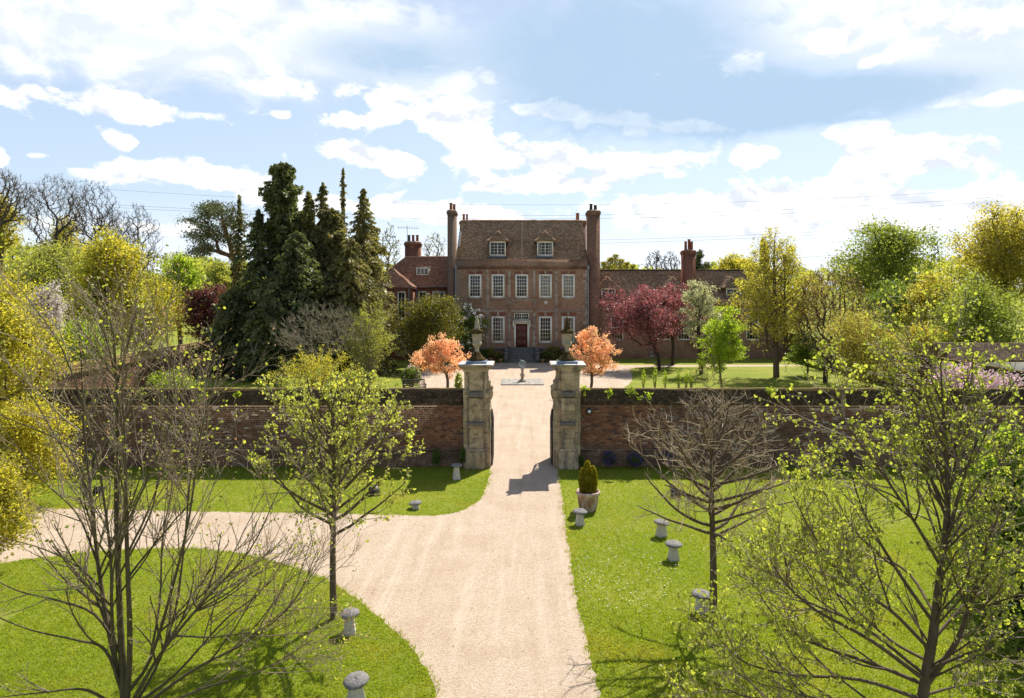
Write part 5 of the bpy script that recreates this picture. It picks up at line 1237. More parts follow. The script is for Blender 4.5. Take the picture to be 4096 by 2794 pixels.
# ------------------------------------------------------------------ trees close to the camera
def big_left_tree():
    D = 11.0; base = np.array([WX(500, D), D, 0]); g = Grow(11)
    root = empty("bare_tree", base, "large many stemmed budding tree filling the left foreground", "tree")
    spec = [dict(n=3.2, ratio=.46, ang=.62, up=.05, wob=.07, seg=7, t0=.2, rmin=.006, max=1.5), dict(n=4.4, ratio=.52, ang=.70, up=.08, wob=.10, seg=6, t0=.15, rmin=.0034, max=.8), dict(n=3.6, ratio=.5, ang=.75, up=.10, wob=.14, seg=4, rmin=.0024, min=.04, max=.3)]
    def limb(pp, r, dd=None, lvl=0):
        pts = [base + (0, 0, .0)] if dd is None else []
        cps = [P(x, y, d) for x, y, d in pp]; pts = spline(cps, 18); g.add(pts, np.linspace(r * .68, .005, len(pts)), lvl, spec)
    limb([(500, 2940, 11), (492, 2700, 11), (478, 2420, 11), (465, 2000, 11.1), (470, 1600, 11.1), (455, 1400, 11.1), (430, 1180, 11)], .10)
    limb([(508, 2800, 11), (520, 2560, 10.9), (508, 2200, 10.8), (500, 1800, 10.8), (490, 1500, 10.8), (545, 1250, 10.7)], .075)
    limb([(480, 2720, 11), (430, 2500, 11.2), (392, 2250, 11.3), (360, 1950, 11.4), (335, 1700, 11.4), (325, 1450, 11.4), (300, 1150, 11.3)], .065)
    limb([(470, 2700, 11), (448, 2480, 10.8), (440, 2200, 10.6), (380, 1800, 10.5), (250, 1400, 10.4), (60, 1130, 10.3)], .045)
    # right hand fan
    limb([(520, 2760, 11), (600, 2640, 10.9), (690, 2350, 10.8), (760, 2050, 10.7), (800, 1750, 10.6), (860, 1520, 10.5)], .048)
    limb([(505, 2850, 11), (640, 2620, 10.7), (820, 2400, 10.5), (1000, 2200, 10.4), (1120, 1950, 10.4)], .05)
    limb([(505, 2870, 11), (620, 2680, 11.3), (700, 2450, 11.5), (740, 2150, 11.7), (770, 1850, 11.8), (830, 1600, 11.9)], .045)
    limb([(505, 2880, 11), (760, 2690, 10.8), (1000, 2560, 10.6), (1180, 2400, 10.5), (1270, 2200, 10.5)], .045)
    limb([(510, 2840, 11), (700, 2700, 11.4), (900, 2480, 11.8), (1060, 2350, 12), (1200, 2130, 12.1)], .04)
    limb([(505, 2890, 11), (800, 2760, 10.4), (1050, 2680, 10.2), (1250, 2560, 10.1)], .035)
    limb([(600, 2640, 10.9), (640, 2400, 11.2), (650, 2150, 11.5), (690, 1900, 11.6), (640, 1640, 11.7)], .03, 1)
    # left hand arms
    limb([(485, 2760, 11), (420, 2600, 10.8), (300, 2560, 10.6), (120, 2520, 10.4), (-80, 2440, 10.3)], .042)
    limb([(485, 2620, 11), (380, 2460, 10.9), (220, 2400, 10.8), (60, 2360, 10.7), (-120, 2260, 10.7)], .038)
    limb([(440, 2540, 11.2), (340, 2300, 11.3), (180, 2200, 11.4), (-40, 2140, 11.5)], .032)
    limb([(470, 2830, 11), (340, 2760, 10.6), (180, 2770, 10.4), (0, 2790, 10.3)], .04)
    limb([(400, 2280, 11.3), (310, 2060, 11.3), (170, 1920, 11.4), (0, 1700, 11.4)], .028, 1)
    limb([(365, 1980, 11.4), (230, 1760, 11.4), (110, 1560, 11.4), (-30, 1380, 11.5)], .024, 1)
    limb([(505, 2100, 10.8), (620, 1850, 10.6), (700, 1600, 10.5), (660, 1320, 10.4)], .026, 1)
    limb([(470, 1750, 11.1), (380, 1550, 11.0), (300, 1350, 10.9), (210, 1230, 10.8)], .02, 1)
    limb([(490, 1700, 10.8), (570, 1500, 10.9), (640, 1380, 11), (690, 1160, 11)], .02, 1)
    limb([(478, 2300, 11), (600, 2060, 11.4), (640, 1900, 11.6), (740, 1650, 11.8), (800, 1440, 11.9)], .026, 1)
    g.wood("w", ("green_bark", "pale_twig"), root, .014)
    rg = g.rg; T = np.array([t[0] for t in g.tips]); Dn = np.array([t[1] for t in g.tips])
    k = rg.choice(len(T), int(len(T) * .5), False); V, f = leaves6(rg, T[k], .032, Dn[k], .25, .55, .1); obj("buds", mesh("buds", V, [f], M["pink_bud"]), root)
    k = rg.choice(len(T), int(len(T) * .4), False); V, f = leaves6(rg, T[k], .05, Dn[k] + (0, 0, -.4), .5); obj("leaves", mesh("leaves", V, [f], M["lime_leaf"]), root)
    return g
def big_right_tree():
    D = 10.0; base = np.array([WX(3680, D), D, -.0]); g = Grow(23)
    root = empty("lime_tree", base, "large young leafed tree filling the right foreground", "tree")
    spec = [dict(n=5.6, ratio=.42, ang=.70, up=.05, wob=.08, seg=7, t0=.18, rmin=.006, max=1.35), dict(n=6.6, ratio=.48, ang=.75, up=.04, wob=.11, seg=6, t0=.15, rmin=.0042, max=.75), dict(n=3.2, ratio=.5, ang=.8, up=.02, wob=.15, seg=4, rmin=.003, min=.05, max=.3)]
    def limb(pp, r):
        pts = spline([P(x, y, d) for x, y, d in pp], 18); g.add(pts, np.linspace(r * .72, .006, len(pts)), 0, spec)
    limb([(3680, 3095, 10), (3690, 2794, 10), (3730, 2560, 10), (3760, 2300, 10), (3790, 2050, 10), (3785, 1800, 10), (3770, 1600, 10), (3760, 1400, 10)], .125)
    limb([(3705, 2740, 10), (3830, 2560, 9.9), (3900, 2350, 9.8), (3960, 2150, 9.7), (4060, 1900, 9.6)], .065)
    limb([(3790, 2080, 10), (3720, 1900, 10.2), (3680, 1700, 10.3), (3640, 1480, 10.4)], .04)
    limb([(3790, 2150, 10), (3860, 1900, 9.8), (3940, 1700, 9.7), (4080, 1500, 9.6)], .04)
    limb([(3790, 2020, 10), (3830, 1800, 10.2), (3860, 1560, 10.3), (3900, 1440, 10.3)], .03)
    limb([(3740, 2500, 10), (3600, 2300, 10.2), (3480, 2100, 10.3), (3420, 1950, 10.4), (3390, 1780, 10.4)], .042)
    limb([(3720, 2600, 10), (3560, 2440, 9.9), (3400, 2340, 9.8), (3260, 2150, 9.7), (3160, 1960, 9.7)], .042)
    limb([(3760, 2260, 10), (3640, 2060, 9.7), (3520, 1880, 9.5), (3400, 1720, 9.4), (3320, 1560, 9.4)], .036)
    limb([(3700, 2720, 10), (3480, 2560, 9.8), (3260, 2440, 9.6), (3140, 2330, 9.5), (3080, 2240, 9.5)], .046)
    limb([(3700, 2740, 10), (3500, 2660, 10.3), (3220, 2560, 10.6), (3080, 2440, 10.8), (3000, 2300, 10.9)], .046)
    limb([(3690, 2800, 10), (3440, 2720, 9.8), (3160, 2700, 9.7), (2980, 2650, 9.6), (2900, 2580, 9.6)], .042)
    limb([(3690, 2830, 10), (3400, 2800, 9.6), (3100, 2800, 9.5), (2960, 2780, 9.4), (2800, 2700, 9.4)], .04)
    limb([(3720, 2650, 10), (3560, 2560, 10.6), (3380, 2400, 11), (3260, 2320, 11.2), (3140, 2170, 11.3)], .036)
    limb([(3740, 2460, 10), (3640, 2300, 10.8), (3500, 2200, 11.3), (3340, 2040, 11.5), (3260, 1900, 11.6)], .034)
    limb([(3770, 2220, 10), (3700, 2020, 10.6), (3620, 1860, 10.9), (3540, 1640, 11)], .03)
    limb([(3730, 2560, 10), (3880, 2400, 10.4), (4000, 2330, 10.6), (4180, 2200, 10.7)], .036)
    limb([(3710, 2680, 10), (3860, 2620, 9.6), (4020, 2560, 9.4), (4200, 2440, 9.3)], .036)
    limb([(3780, 2140, 10), (3900, 2000, 10.3), (4000, 1860, 10.5), (4100, 1700, 10.6)], .03)
    limb([(3700, 2780, 10), (3860, 2740, 10.2), (4060, 2720, 10.4)], .03)
    limb([(3690, 2860, 10), (3420, 2880, 9.9), (3120, 2900, 9.9), (2930, 2880, 9.9), (2780, 2810, 9.9)], .036)
    limb([(3700, 2700, 10), (3440, 2500, 10.1), (3180, 2380, 10.2), (3140, 2240, 10.2), (3080, 2080, 10.2)], .036)
    limb([(3770, 1700, 10), (3700, 1560, 9.9), (3600, 1480, 9.8), (3540, 1420, 9.8)], .02)
    g.wood("w", ("bark", "pale_twig"), root, .014)
    rg = g.rg; T = np.array([t[0] for t in g.tips]); Nn = np.array(g.nodes); Dn = np.array(g.dirs)
    k = rg.choice(len(Nn), int(min(len(Nn) * .5, 24000)), False); C = Nn[k] + rg.normal(0, .012, (len(k), 3)); k2 = rg.choice(len(T), int(len(T) * .7), False); C = np.vstack([C, T[k2]])
    ax = rg.normal(0, .5, (len(C), 3)) + np.array([0, -.1, -.75])
    V, f = leaves6(rg, C, .052, ax, .3, .85, .25); obj("leaves", mesh("leaves", V, [f], M["lime_leaf"], True), root)
    return g
def leader_tree(label, px, py, H, zb, R0, seed, mats, leafmat=None, nl=0, lsize=.06, nprim=34, up=.10, ang=(.75, 1.15), spec=None, name="tree", r0=.075, profile=None, low=None):
    """single straight trunk with ascending boughs"""
    x, y = G(px, py); base = np.array([x, y, 0]); g = Grow(seed); rg = g.rg
    root = empty(name, base, label, "tree")
    t = np.linspace(0, 1, 18); tr = base + np.column_stack([np.sin(t * 7 + seed) * .025, np.cos(t * 5) * .025, t * H]); rad = r0 * (1 - t) ** .8 + .006; g.P.append(tr); g.R.append(rad)
    for i in range(nprim):
        u = (i + rg.random() * .8) / nprim; z = zb + (H - zb) * u * .97; k = z / H * 17; j = min(int(k), 16); p = tr[j] + (tr[j + 1] - tr[j]) * (k - j)
        L = R0 * (profile(u) if profile else (.35 + .9 * math.sin(math.pi * min(1, u * .8 + .18))) * (1 - .55 * u)) * rg.uniform(.8, 1.15); a = i * 2.399 + rg.normal(0, .3); an = ang[1] + (ang[0] - ang[1]) * u
        d = np.array([math.cos(a) * math.sin(an), math.sin(a) * math.sin(an), math.cos(an)]); c, cr = g.line(p, d, L, .010 + .012 * L * (r0 / .075), 9, up, .07, .3); g.add(c, cr, 0, spec)
    g.wood("w", mats, root, .016)
    if leafmat:
        T = np.array([q[0] for q in g.tips]); N = np.array(g.nodes); k = rg.choice(len(N), min(len(N), nl), False); k2 = rg.choice(len(T), min(len(T), nl // 3), False); C = np.vstack([N[k], T[k2]]); C = C + rg.normal(0, .012, C.shape)
        V, f = leaves6(rg, C, lsize, rg.normal(0, .5, C.shape) + (0, 0, -.55), .3, .85, .25); obj("leaves", mesh("leaves", V, [f], M[leafmat], True), root)
    return g
big_left_tree(); big_right_tree()
sp = [dict(n=4.0, ratio=.42, ang=.75, up=.05, wob=.1, seg=5, t0=.2, rmin=.005, max=.7), dict(n=5.0, ratio=.5, ang=.8, up=.03, wob=.14, seg=4, rmin=.0035, min=.06, max=.3)]
leader_tree("slender young tree with fresh lime green leaves on the left lawn", 1335, 2478, 4.95, 1.75, 2.25, 41, ("bark", "grey_twig"), "young_lime_leaf", 5200, .060, 46, .07, (.55, 1.15), sp, "lime_tree", .075)
sp2 = [dict(n=6.2, ratio=.40, ang=.95, up=.05, wob=.16, seg=5, t0=.2, rmin=.0042, max=.7), dict(n=6.5, ratio=.5, ang=.85, up=.16, wob=.17, seg=5, rmin=.003, min=.06, max=.28)]
g = leader_tree("slender bare twiggy tree casting a branching shadow on the right lawn", 2850, 2482, 4.75, 1.75, 2.05, 57, ("bark", "tan_twig"), None, 0, .05, 48, .045, (.7, 1.45), sp2, "bare_tree", .085)

# ------------------------------------------------------------------ shrubs and trees at the left edge, near
broadleaf("yellow green leafy tree at the left edge, tallest of three", -20, 20, 1040, 1750, 230, "yellow_leaf", 15000, .105, 150, .34, "bark", 8, 1, r0=.12, twig=.012)
broadleaf("yellow green leafy bush before the wall behind the budding tree", 110, 22.5, 1560, 2010, 190, "yellow_leaf", 11000, .10, 120, .36, "bark", 7, 2, r0=.09, twig=.011, name="bush", cat="bush")
broadleaf("low leafy bush at the left edge below the others", -30, 17.0, 1800, 2480, 190, "yellow_leaf", 9000, .09, 110, .36, "bark", 7, 3, r0=.08, twig=.010, name="bush", cat="bush")
broadleaf("white flowering shrub at the left edge above the side wall", 190, 33, 1130, 1370, 90, "blossom", 3500, .13, 60, .4, "bark", 5, 4, name="shrub", cat="shrub")
# right edge mass
broadleaf("big leaved shrub behind the leafy tree at the right edge", 4030, 15.5, 1680, 2420, 200, "chestnut_leaf", 7000, .19, 110, .38, "bark", 8, 6, name="shrub", cat="shrub", r0=.08, aspect=.6)
broadleaf("dark evergreen shrub low at the right edge", 4080, 13.0, 2180, 2640, 220, "green_leaf", 6000, .10, 90, .36, "bark", 7, 7, name="shrub", cat="shrub", r0=.06)

# ------------------------------------------------------------------ garden conifers
conifer("tallest dense dark conifer with a rounded top in the garden group", 1130, 60, 662, 85, "dark_conifer", 1, 340, 64, .44, .28, .22, rag=.42, up=.35, drop=.35, col=1)
conifer("dark conifer with broken twin spires right of the tallest one", 1235, 61, 770, 141, "brown_conifer", 2, 220, 52, .40, .42, .6)
conifer("thin conifer spire between the tallest and the sparse one", 1290, 62, 735, 141, "brown_conifer", 3, 190, 50, .38, .45, .72, rag=.5)
conifer("sparse open topped conifer standing above the group", 1372, 63, 676, 141, "brown_conifer", 4, 210, 30, .34, .15, .95, sparse=.55, rag=.6, up=.1)
conifer("tapering conifer at the right end of the group beside the wing", 1452, 60, 757, 177, "brown_conifer", 5, 250, 52, .38, .42, .72, rag=.42)
conifer("broad dark conifer left of the tallest one", 1035, 59, 840, 177, "dark_conifer", 6, 230, 56, .42, .45, .6, rag=.4)
conifer("slim conifer spire beside the pine", 957, 62, 782, 75, "brown_conifer", 7, 170, 40, .34, .45, .85, rag=.45)
conifer("broad dark conifer filling the middle of the group", 1190, 57, 930, 247, "dark_conifer", 8, 280, 62, .44, .5, .5, rag=.35)
conifer("broad brownish conifer low on the right of the group", 1400, 57, 960, 224, "brown_conifer", 9, 260, 56, .42, .5, .55, rag=.35)
conifer("low dark yew with drooping sprays at the left of the group", 945, 57, 1150, 165, "dark_conifer", 10, 200, 62, .40, .55, .45, rag=.3, name="yew_tree")
conifer("low dark yew under the tall conifers by the lawn", 1080, 54, 1190, 177, "dark_conifer", 11, 170, 60, .40, .55, .42, rag=.3, name="yew_tree")
conifer("blunt dark conifer filling the gap right of the tallest one", 1212, 62.5, 845, 85, "dark_conifer", 12, 240, 60, .42, .3, .3, col=1, drop=.35)
conifer("blunt brownish conifer under the sparse open topped one", 1325, 61.5, 835, 80, "brown_conifer", 13, 240, 56, .40, .3, .3, col=1, drop=.35)
conifer("blunt brownish conifer nearest the left wing", 1470, 62, 900, 90, "brown_conifer", 14, 230, 56, .40, .3, .3, col=1, drop=.35)
def pine():
    rg = np.random.default_rng(77); D = 63; root = place_root("pine_tree", "flat topped pine with reddish limbs left of the conifers", "pine", WX(945, D), D)
    tr = np.array([P(945, y, D) + (0, 0, 0) for y in (1157 + F * CAMH / D, 1300, 1150, 1030, 960, 900, 860)]); tr[3:, 0] += np.array([-.3, -.7, -1.1, -1.4]); tr[0, 2] = 0
    px = [(880, 830, 60), (840, 850, 45), (800, 890, 45), (920, 870, 55), (800, 950, 35), (830, 990, 30), (790, 1005, 25), (860, 920, 40), (960, 900, 40), (900, 950, 30), (850, 820, 35)]
    C = []
    for (x, y, r) in px:
        for i in range(14): C.append(P(x + rg.normal(0, r * .6), y + rg.normal(0, r * .3), D + rg.normal(0, 1.3)))
    C = np.array(C); A, par = greedy(rg, tr, C, .3, .3); V, f = skeleton_mesh(A, par, .28, .02, 5); obj("trunk", mesh("trunk", V, [f], M["pine_bark"]), root)
    k = rg.choice(len(C), 9000); V, f = cards(rg, C[k] + rg.normal(0, 1, (9000, 3)) * (.42, .42, .2), .26, .3, np.array([0, 0, .5])); obj("crown", mesh("crown", V, [f], M["pine_needle"]), root)
pine()

# ------------------------------------------------------------------ left background
AL = "bare alders beyond the garden wall"
baretree("bare tree with a crooked stem at the far left edge", 20, 74, 672, 900, 110, 672, "alder_bark", 1, 10, .26, .014, group=AL, wavy=.05, trunk_top=.6, bud="brown_bud", nb=700, bsize=.12)
baretree("bare tall tree with a straight trunk forking wide left of the yellow trees", 215, 78, 700, 1010, 130, 896, "alder_bark", 2, 208, .27, .014, group=AL, wavy=.015, trunk_top=.45, bud="brown_bud", nb=1100, bsize=.12)
baretree("bare fan crowned tree behind the yellow green tree", 375, 82, 715, 1010, 115, 992, "alder_bark", 3, 360, .25, .014, group=AL, wavy=.02, trunk_top=.5)
baretree("bare tree with level spreading twigs right of the fan crowned one", 555, 84, 805, 1120, 95, 832, "alder_bark", 4, 545, .22, .014, group=AL, wavy=.01, trunk_top=.85, flat=.7)
baretree("bare tree between the fan crowned and the spreading one", 470, 86, 830, 1080, 80, 608, "alder_bark", 5, 480, .2, .014, group=AL, wavy=.02)
broadleaf("golden leafed tree at the far left skyline", 0, 96, 760, 1060, 85, "gold_leaf", 5000, .30, 70, .42, "alder_bark", 6, 21)
broadleaf("golden brown tree behind the bare trunks", 270, 92, 850, 1150, 90, "gold_leaf", 4500, .28, 70, .42, "alder_bark", 6, 22)
broadleaf("large round yellow green tree beyond the side wall", 420, 56, 905, 1400, 165, "yellow_leaf", 17000, .20, 190, .30, "dark_bark", 10, 23, trunk_top=.7)
broadleaf("wide yellow green tree nearest the side wall", 600, 64, 1130, 1400, 190, "yellow_leaf", 14000, .19, 150, .32, "dark_bark", 9, 24)
broadleaf("dull green tree left of the round yellow one", 200, 66, 960, 1320, 170, "far_leaf", 11000, .22, 140, .34, "dark_bark", 8, 25)
broadleaf("leafy green tree behind the copper tree", 715, 72, 1010, 1260, 90, "bright_leaf", 6000, .24, 80, .36, "dark_bark", 6, 26)
broadleaf("yellowish tree under the pine", 880, 68, 1020, 1350, 85, "far_leaf", 6500, .22, 90, .36, "dark_bark", 6, 27)
broadleaf("copper purple tree at the left end of the conifers", 815, 62, 1120, 1390, 95, "copper_leaf", 6500, .2, 90, .34, "dark_bark", 6, 28)
broadleaf("leafy bush beyond the side wall at the far left", 60, 44, 1200, 1500, 170, "yellow_leaf", 9000, .17, 110, .36, "dark_bark", 7, 29, name="bush", cat="bush")
broadleaf("low green bush on top of the far left slope", 330, 47, 1290, 1500, 150, "bright_leaf", 7000, .17, 90, .36, "dark_bark", 7, 30, name="bush", cat="bush")

# ------------------------------------------------------------------ shrubs of the left lawn
baretree("leafless rounded shrub in front of the conifers", 1290, 50, 1215, 1440, 200, 900, "grey_twig", 31, 1290, .07, .012, name="bare_shrub", cat="shrub", trunk_top=.25, w=.12, shell=.6)
def wand_shrub(label, px, D, ytop, hw, mat, n, seed, lsize=.085, stems=70):
    """many upright arching stems from one stool"""
    rg = np.random.default_rng(seed); x = WX(px, D); H = WZ(ytop, D); R0 = hw * D / F; root = place_root("shrub", label, "shrub", x, D); Pp, Rr, C = [], [], []
    for i in range(stems):
        a = rg.random() * 6.28; q = rg.random() ** .6; h = H * (1 - .55 * q ** 2) * rg.uniform(.7, 1.0); s = np.linspace(0, 1, 9)
        p = np.column_stack([x + math.cos(a) * (R0 * q * s ** 1.2 + .15 * R0 * q), D + math.sin(a) * (R0 * q * s ** 1.2 + .15 * R0 * q), h * np.sin(s * 1.45) / math.sin(1.45)]); p += rg.normal(0, .03, p.shape) * s[:, None]
        Pp.append(p); Rr.append(np.linspace(.022, .006, 9))
        for j in range(4):
            k = rg.integers(2, 8); e = p[k] + unit(rg.normal(0, 1, 3) + np.array([math.cos(a), math.sin(a), .9])) * rg.uniform(.3, .8); Pp.append(np.array([p[k], (p[k] + e) / 2 + rg.normal(0, .03, 3), e])); Rr.append(np.array([.01, .008, .004]))
    V, f = tubes(Pp, Rr, 4); obj("stems", mesh("stems", V, [f], M["grey_twig"]), root)
    al = np.concatenate([np.repeat(p, 1, 0) for p in Pp]); wts = al[:, 2]; k = rg.choice(len(al), n, p=wts / wts.sum()); V, f = cards(rg, al[k] + rg.normal(0, .085, (n, 3)), lsize, .6); obj("leaves", mesh("leaves", V, [f], M[mat]), root)
wand_shrub("bright yellow green shrub with upright wands behind the left wall", 1270, 41.5, 1395, 205, "yellow_leaf", 9000, 5)
wand_shrub("upright pale green shrub right of the leafless one", 1480, 52, 1190, 100, "far_leaf", 7500, 6, .11, 60)
def wall_plants():
    for i, (px, py, D, s, lab) in enumerate([(2525, 1570, 27.25, .20, "small leafy plant rooted in the coping right of the pier"), (2580, 1592, 27.22, .26, "larger pale leafy plant hanging from the coping right of the pier"), (2435, 1572, 27.25, .13, "tiny plant on the coping near the right pier"), (2335, 1560, 27.3, .18, "plant growing against the right pier above the wall"),
                                             (820, 1585, 27.22, .22, "leafy plant hanging from the left wall coping"), (570, 1572, 27.25, .24, "leafy plant on the left wall coping behind the stems"), (950, 1580, 27.22, .10, "tiny plant on the left wall coping"), (3080, 1565, 27.3, .15, "small bright plant on the wall below the lawn tree")]):
        rg = np.random.default_rng(900 + i); c = P(px, py, D); root = empty("wall_plant", c, lab, "plant", "plants rooted in the wall coping"); st = []; C = []
        for j in range(16):
            d = unit(rg.normal(0, 1, 3) * (1, .5, .8) + (0, -.5, .2)); e = c + d * s * rg.uniform(.5, 1.1); st.append(np.array([c + (0, .05, 0), (c + e) / 2 + (0, 0, .02), e])); C += [e, (c + e * 2) / 3]
        V, f = tubes(st, [np.array([.005, .004, .003])] * len(st), 4); obj("stems", mesh("stems", V, [f], M["grey_twig"]), root)
        C = np.repeat(np.array(C), 3, 0); V, f = leaves6(rg, C + rg.normal(0, .02, C.shape), .09, unit(C - c) + (0, -.3, .1), .5, .45); obj("leaves", mesh("leaves", V, [f], M["bright_leaf"]), root)
wall_plants()
def clump(name, label, px, D, z0, z1, w, mat, n, size, cat="plant", seed=0, group=None, flower=None, nf=0, fs=.08, stem=True):
    rg = np.random.default_rng(seed + 1200); x = WX(px, D); root = empty(name, (x, D, 0), label, cat, group)
    C = in_lobes(rg, [(x, D, (z0 + z1) / 2, w, w * .7, (z1 - z0) / 2), (x - w * .4, D - .05, z0 + (z1 - z0) * .4, w * .6, w * .5, (z1 - z0) * .4), (x + w * .45, D - .05, z0 + (z1 - z0) * .42, w * .55, w * .5, (z1 - z0) * .36)], n, .4); C[:, 2] = np.maximum(C[:, 2], .02)
    V, f = cards(rg, C, size, .55); obj("leaves", mesh("leaves", V, [f], M[mat]), root)
    if stem:
        k = rg.choice(n, 30); st = [np.array([(x + rg.normal(0, w * .1), D, 0), ((x + c[0]) / 2, D, c[2] * .55), c]) for c in C[k]]; V, f = tubes(st, [np.array([.02, .014, .006]) * max(.4, w)] * 30, 4); obj("stems", mesh("stems", V, [f], M["grey_twig"]), root)
    if flower:
        Cf = in_lobes(rg, [(x, D - .05, (z0 + z1) / 2, w * 1.02, w * .75, (z1 - z0) / 2 * 1.05)], nf, .9); Cf = np.repeat(Cf, 5, 0) + rg.normal(0, fs * .45, (nf * 5, 3)); V, f = cards(rg, Cf, fs, .8); obj("flowers", mesh("flowers", V, [f], M[flower]), root)
    return root
clump("aubrieta", "purple flowering clump at the wall base nearest the right pier", 2436, 27.0, .15, .68, .30, "green_leaf", 900, .06, "flowers", 1, "purple clumps along the wall foot", "violet_flower", 150, .05, False)
clump("aubrieta", "purple flowering clump at the wall base further right", 2540, 27.0, .12, .6, .34, "green_leaf", 900, .06, "flowers", 2, "purple clumps along the wall foot", "violet_flower", 130, .05, False)
clump("aubrieta", "purple flowering clump at the wall base behind the bare tree", 2660, 27.0, .2, .65, .3, "green_leaf", 600, .06, "flowers", 3, "purple clumps along the wall foot", "violet_flower", 120, .05, False)
clump("hanging_plant", "dark trailing plant on the wall foot left of the left pier", 1745, 27.05, .1, .85, .18, "green_leaf", 700, .06, "plant", 4, None, None, 0, .05, False)
clump("hanging_plant", "dark trailing plant in the corner of the left pier and wall", 1850, 26.95, .2, .9, .14, "green_leaf", 500, .06, "plant", 5, None, None, 0, .05, False)
clump("hanging_plant", "dark trailing plant in the corner of the right pier and wall", 2326, 26.98, .1, .55, .14, "green_leaf", 450, .06, "plant", 6, None, None, 0, .05, False)
def pot_conifer():
    x, y = POT; rg = np.random.default_rng(4); root = empty("dwarf_conifer", (x, y, .56), "small golden green upright conifer growing in the terracotta pot", "conifer"); C, A = [], []
    for cx, cz, r, h in ((0, .9, .24, .40), (-.14, .88, .17, .36), (.16, .92, .17, .40), (-.02, 1.25, .13, .36), (-.17, 1.12, .10, .26), (.17, 1.18, .10, .24), (0, .75, .25, .24), (.07, 1.1, .17, .3)):
        n = 900; p = in_lobes(rg, [(x + cx, y + cx * .3, cz, r, r, h)], n, .8); C.append(p); A.append(unit(p - np.array([x, y, cz - .6])) * .6 + (0, 0, 1.1))
    C = np.concatenate(C); C[:, 2] = np.clip(C[:, 2], .57, 1.62); V, f = cards(rg, C, .075, .4, np.concatenate(A), .35); obj("foliage", mesh("foliage", V, [f], M["gold_conifer"]), root)
    st = [np.array([(x, y, .55), (x + rg.normal(0, .04), y, .9), (x + rg.normal(0, .1), y + rg.normal(0, .08), 1.3)]) for i in range(7)]; V, f = tubes(st, [np.array([.02, .015, .006])] * 7, 5); obj("stems", mesh("stems", V, [f], M["bark"]), root)
pot_conifer()

# ------------------------------------------------------------------ around the forecourt
def maple(label, px, hw, ytop, ybot, D, seed, lob):
    return broadleaf(label, px, D, ytop, ybot, hw, "maple_leaf", 5200, .14, 130, .17, "bark", 7, seed, name="maple_tree", cat="tree", r0=.10, twig=.012, trunk_top=.25, dz=.6, base_px=lob)
maple("round orange leafed maple left of the gate", 1780, 120, 1335, 1530, 45.5, 61, 1795)
maple("taller orange leafed maple right of the gate", 2368, 112, 1305, 1530, 45.5, 62, 2360)
clump("rhododendron", "pink flowered shrub behind the garden bench", 1645, 48.2, .3, 1.7, .75, "green_leaf", 1600, .14, "shrub", 11, None, "pink_blossom", 46, .13)
clump("reed_grass", "tuft of thin stems beside the left pier behind the wall", 1835, 31, 1.8, 3.4, .2, "far_leaf", 220, .18, "plant", 12)
broadleaf("dense olive green bush in front of the left wing", 1722, 60, 1175, 1455, 130, "olive_conifer", 14000, .17, 150, .3, "dark_bark", 9, 63, name="bush", cat="bush", shell=.6)
r = broadleaf("white flowering lilac at the left corner of the house", 1868, 64.5, 1215, 1430, 72, "green_leaf", 6500, .17, 80, .32, "dark_bark", 6, 64, name="lilac", cat="shrub")
def blossom(root, px, D, ytop, ybot, hw, n, mat, size, seed):
    rg = np.random.default_rng(seed); x = WX(px, D); zt, zb = WZ(ytop, D), WZ(ybot, D); R0 = hw * D / F
    C = in_lobes(rg, [(x, D, (zt + zb) / 2, R0, R0, (zt - zb) / 2)], n, .95); C = np.repeat(C, 6, 0) + rg.normal(0, size * .5, (n * 6, 3)); V, f = cards(rg, C, size, .7); obj("flowers", mesh("flowers", V, [f], M[mat]), root)
blossom(r, 1868, 64.5, 1215, 1400, 74, 90, "white_flower", .16, 3)
for i, (px, y0, hw, lab) in enumerate([(1975, 1395, 34, "dark shrub under the window left of the steps"), (2010, 1420, 18, "small plant in the pot left of the steps"), (2215, 1385, 42, "dark rounded shrub right of the front steps"), (2180, 1410, 26, "low shrub beside the right step cheek"), (2270, 1400, 30, "low shrub under the right ground floor window"), (1930, 1400, 30, "low shrub under the left ground floor window")]):
    broadleaf(lab, px, 66.4, y0, 1452, hw, "green_leaf" if i % 2 else "olive_conifer", 1800, .13, 40, .34, "dark_bark", 4, 70 + i, name="shrub", cat="shrub", r0=.03)
broadleaf("climbing shrub with reddish tips at the right corner of the house", 2352, 66.6, 1300, 1455, 42, "green_leaf", 3600, .14, 60, .34, "dark_bark", 5, 79, name="shrub", cat="shrub", r0=.04)

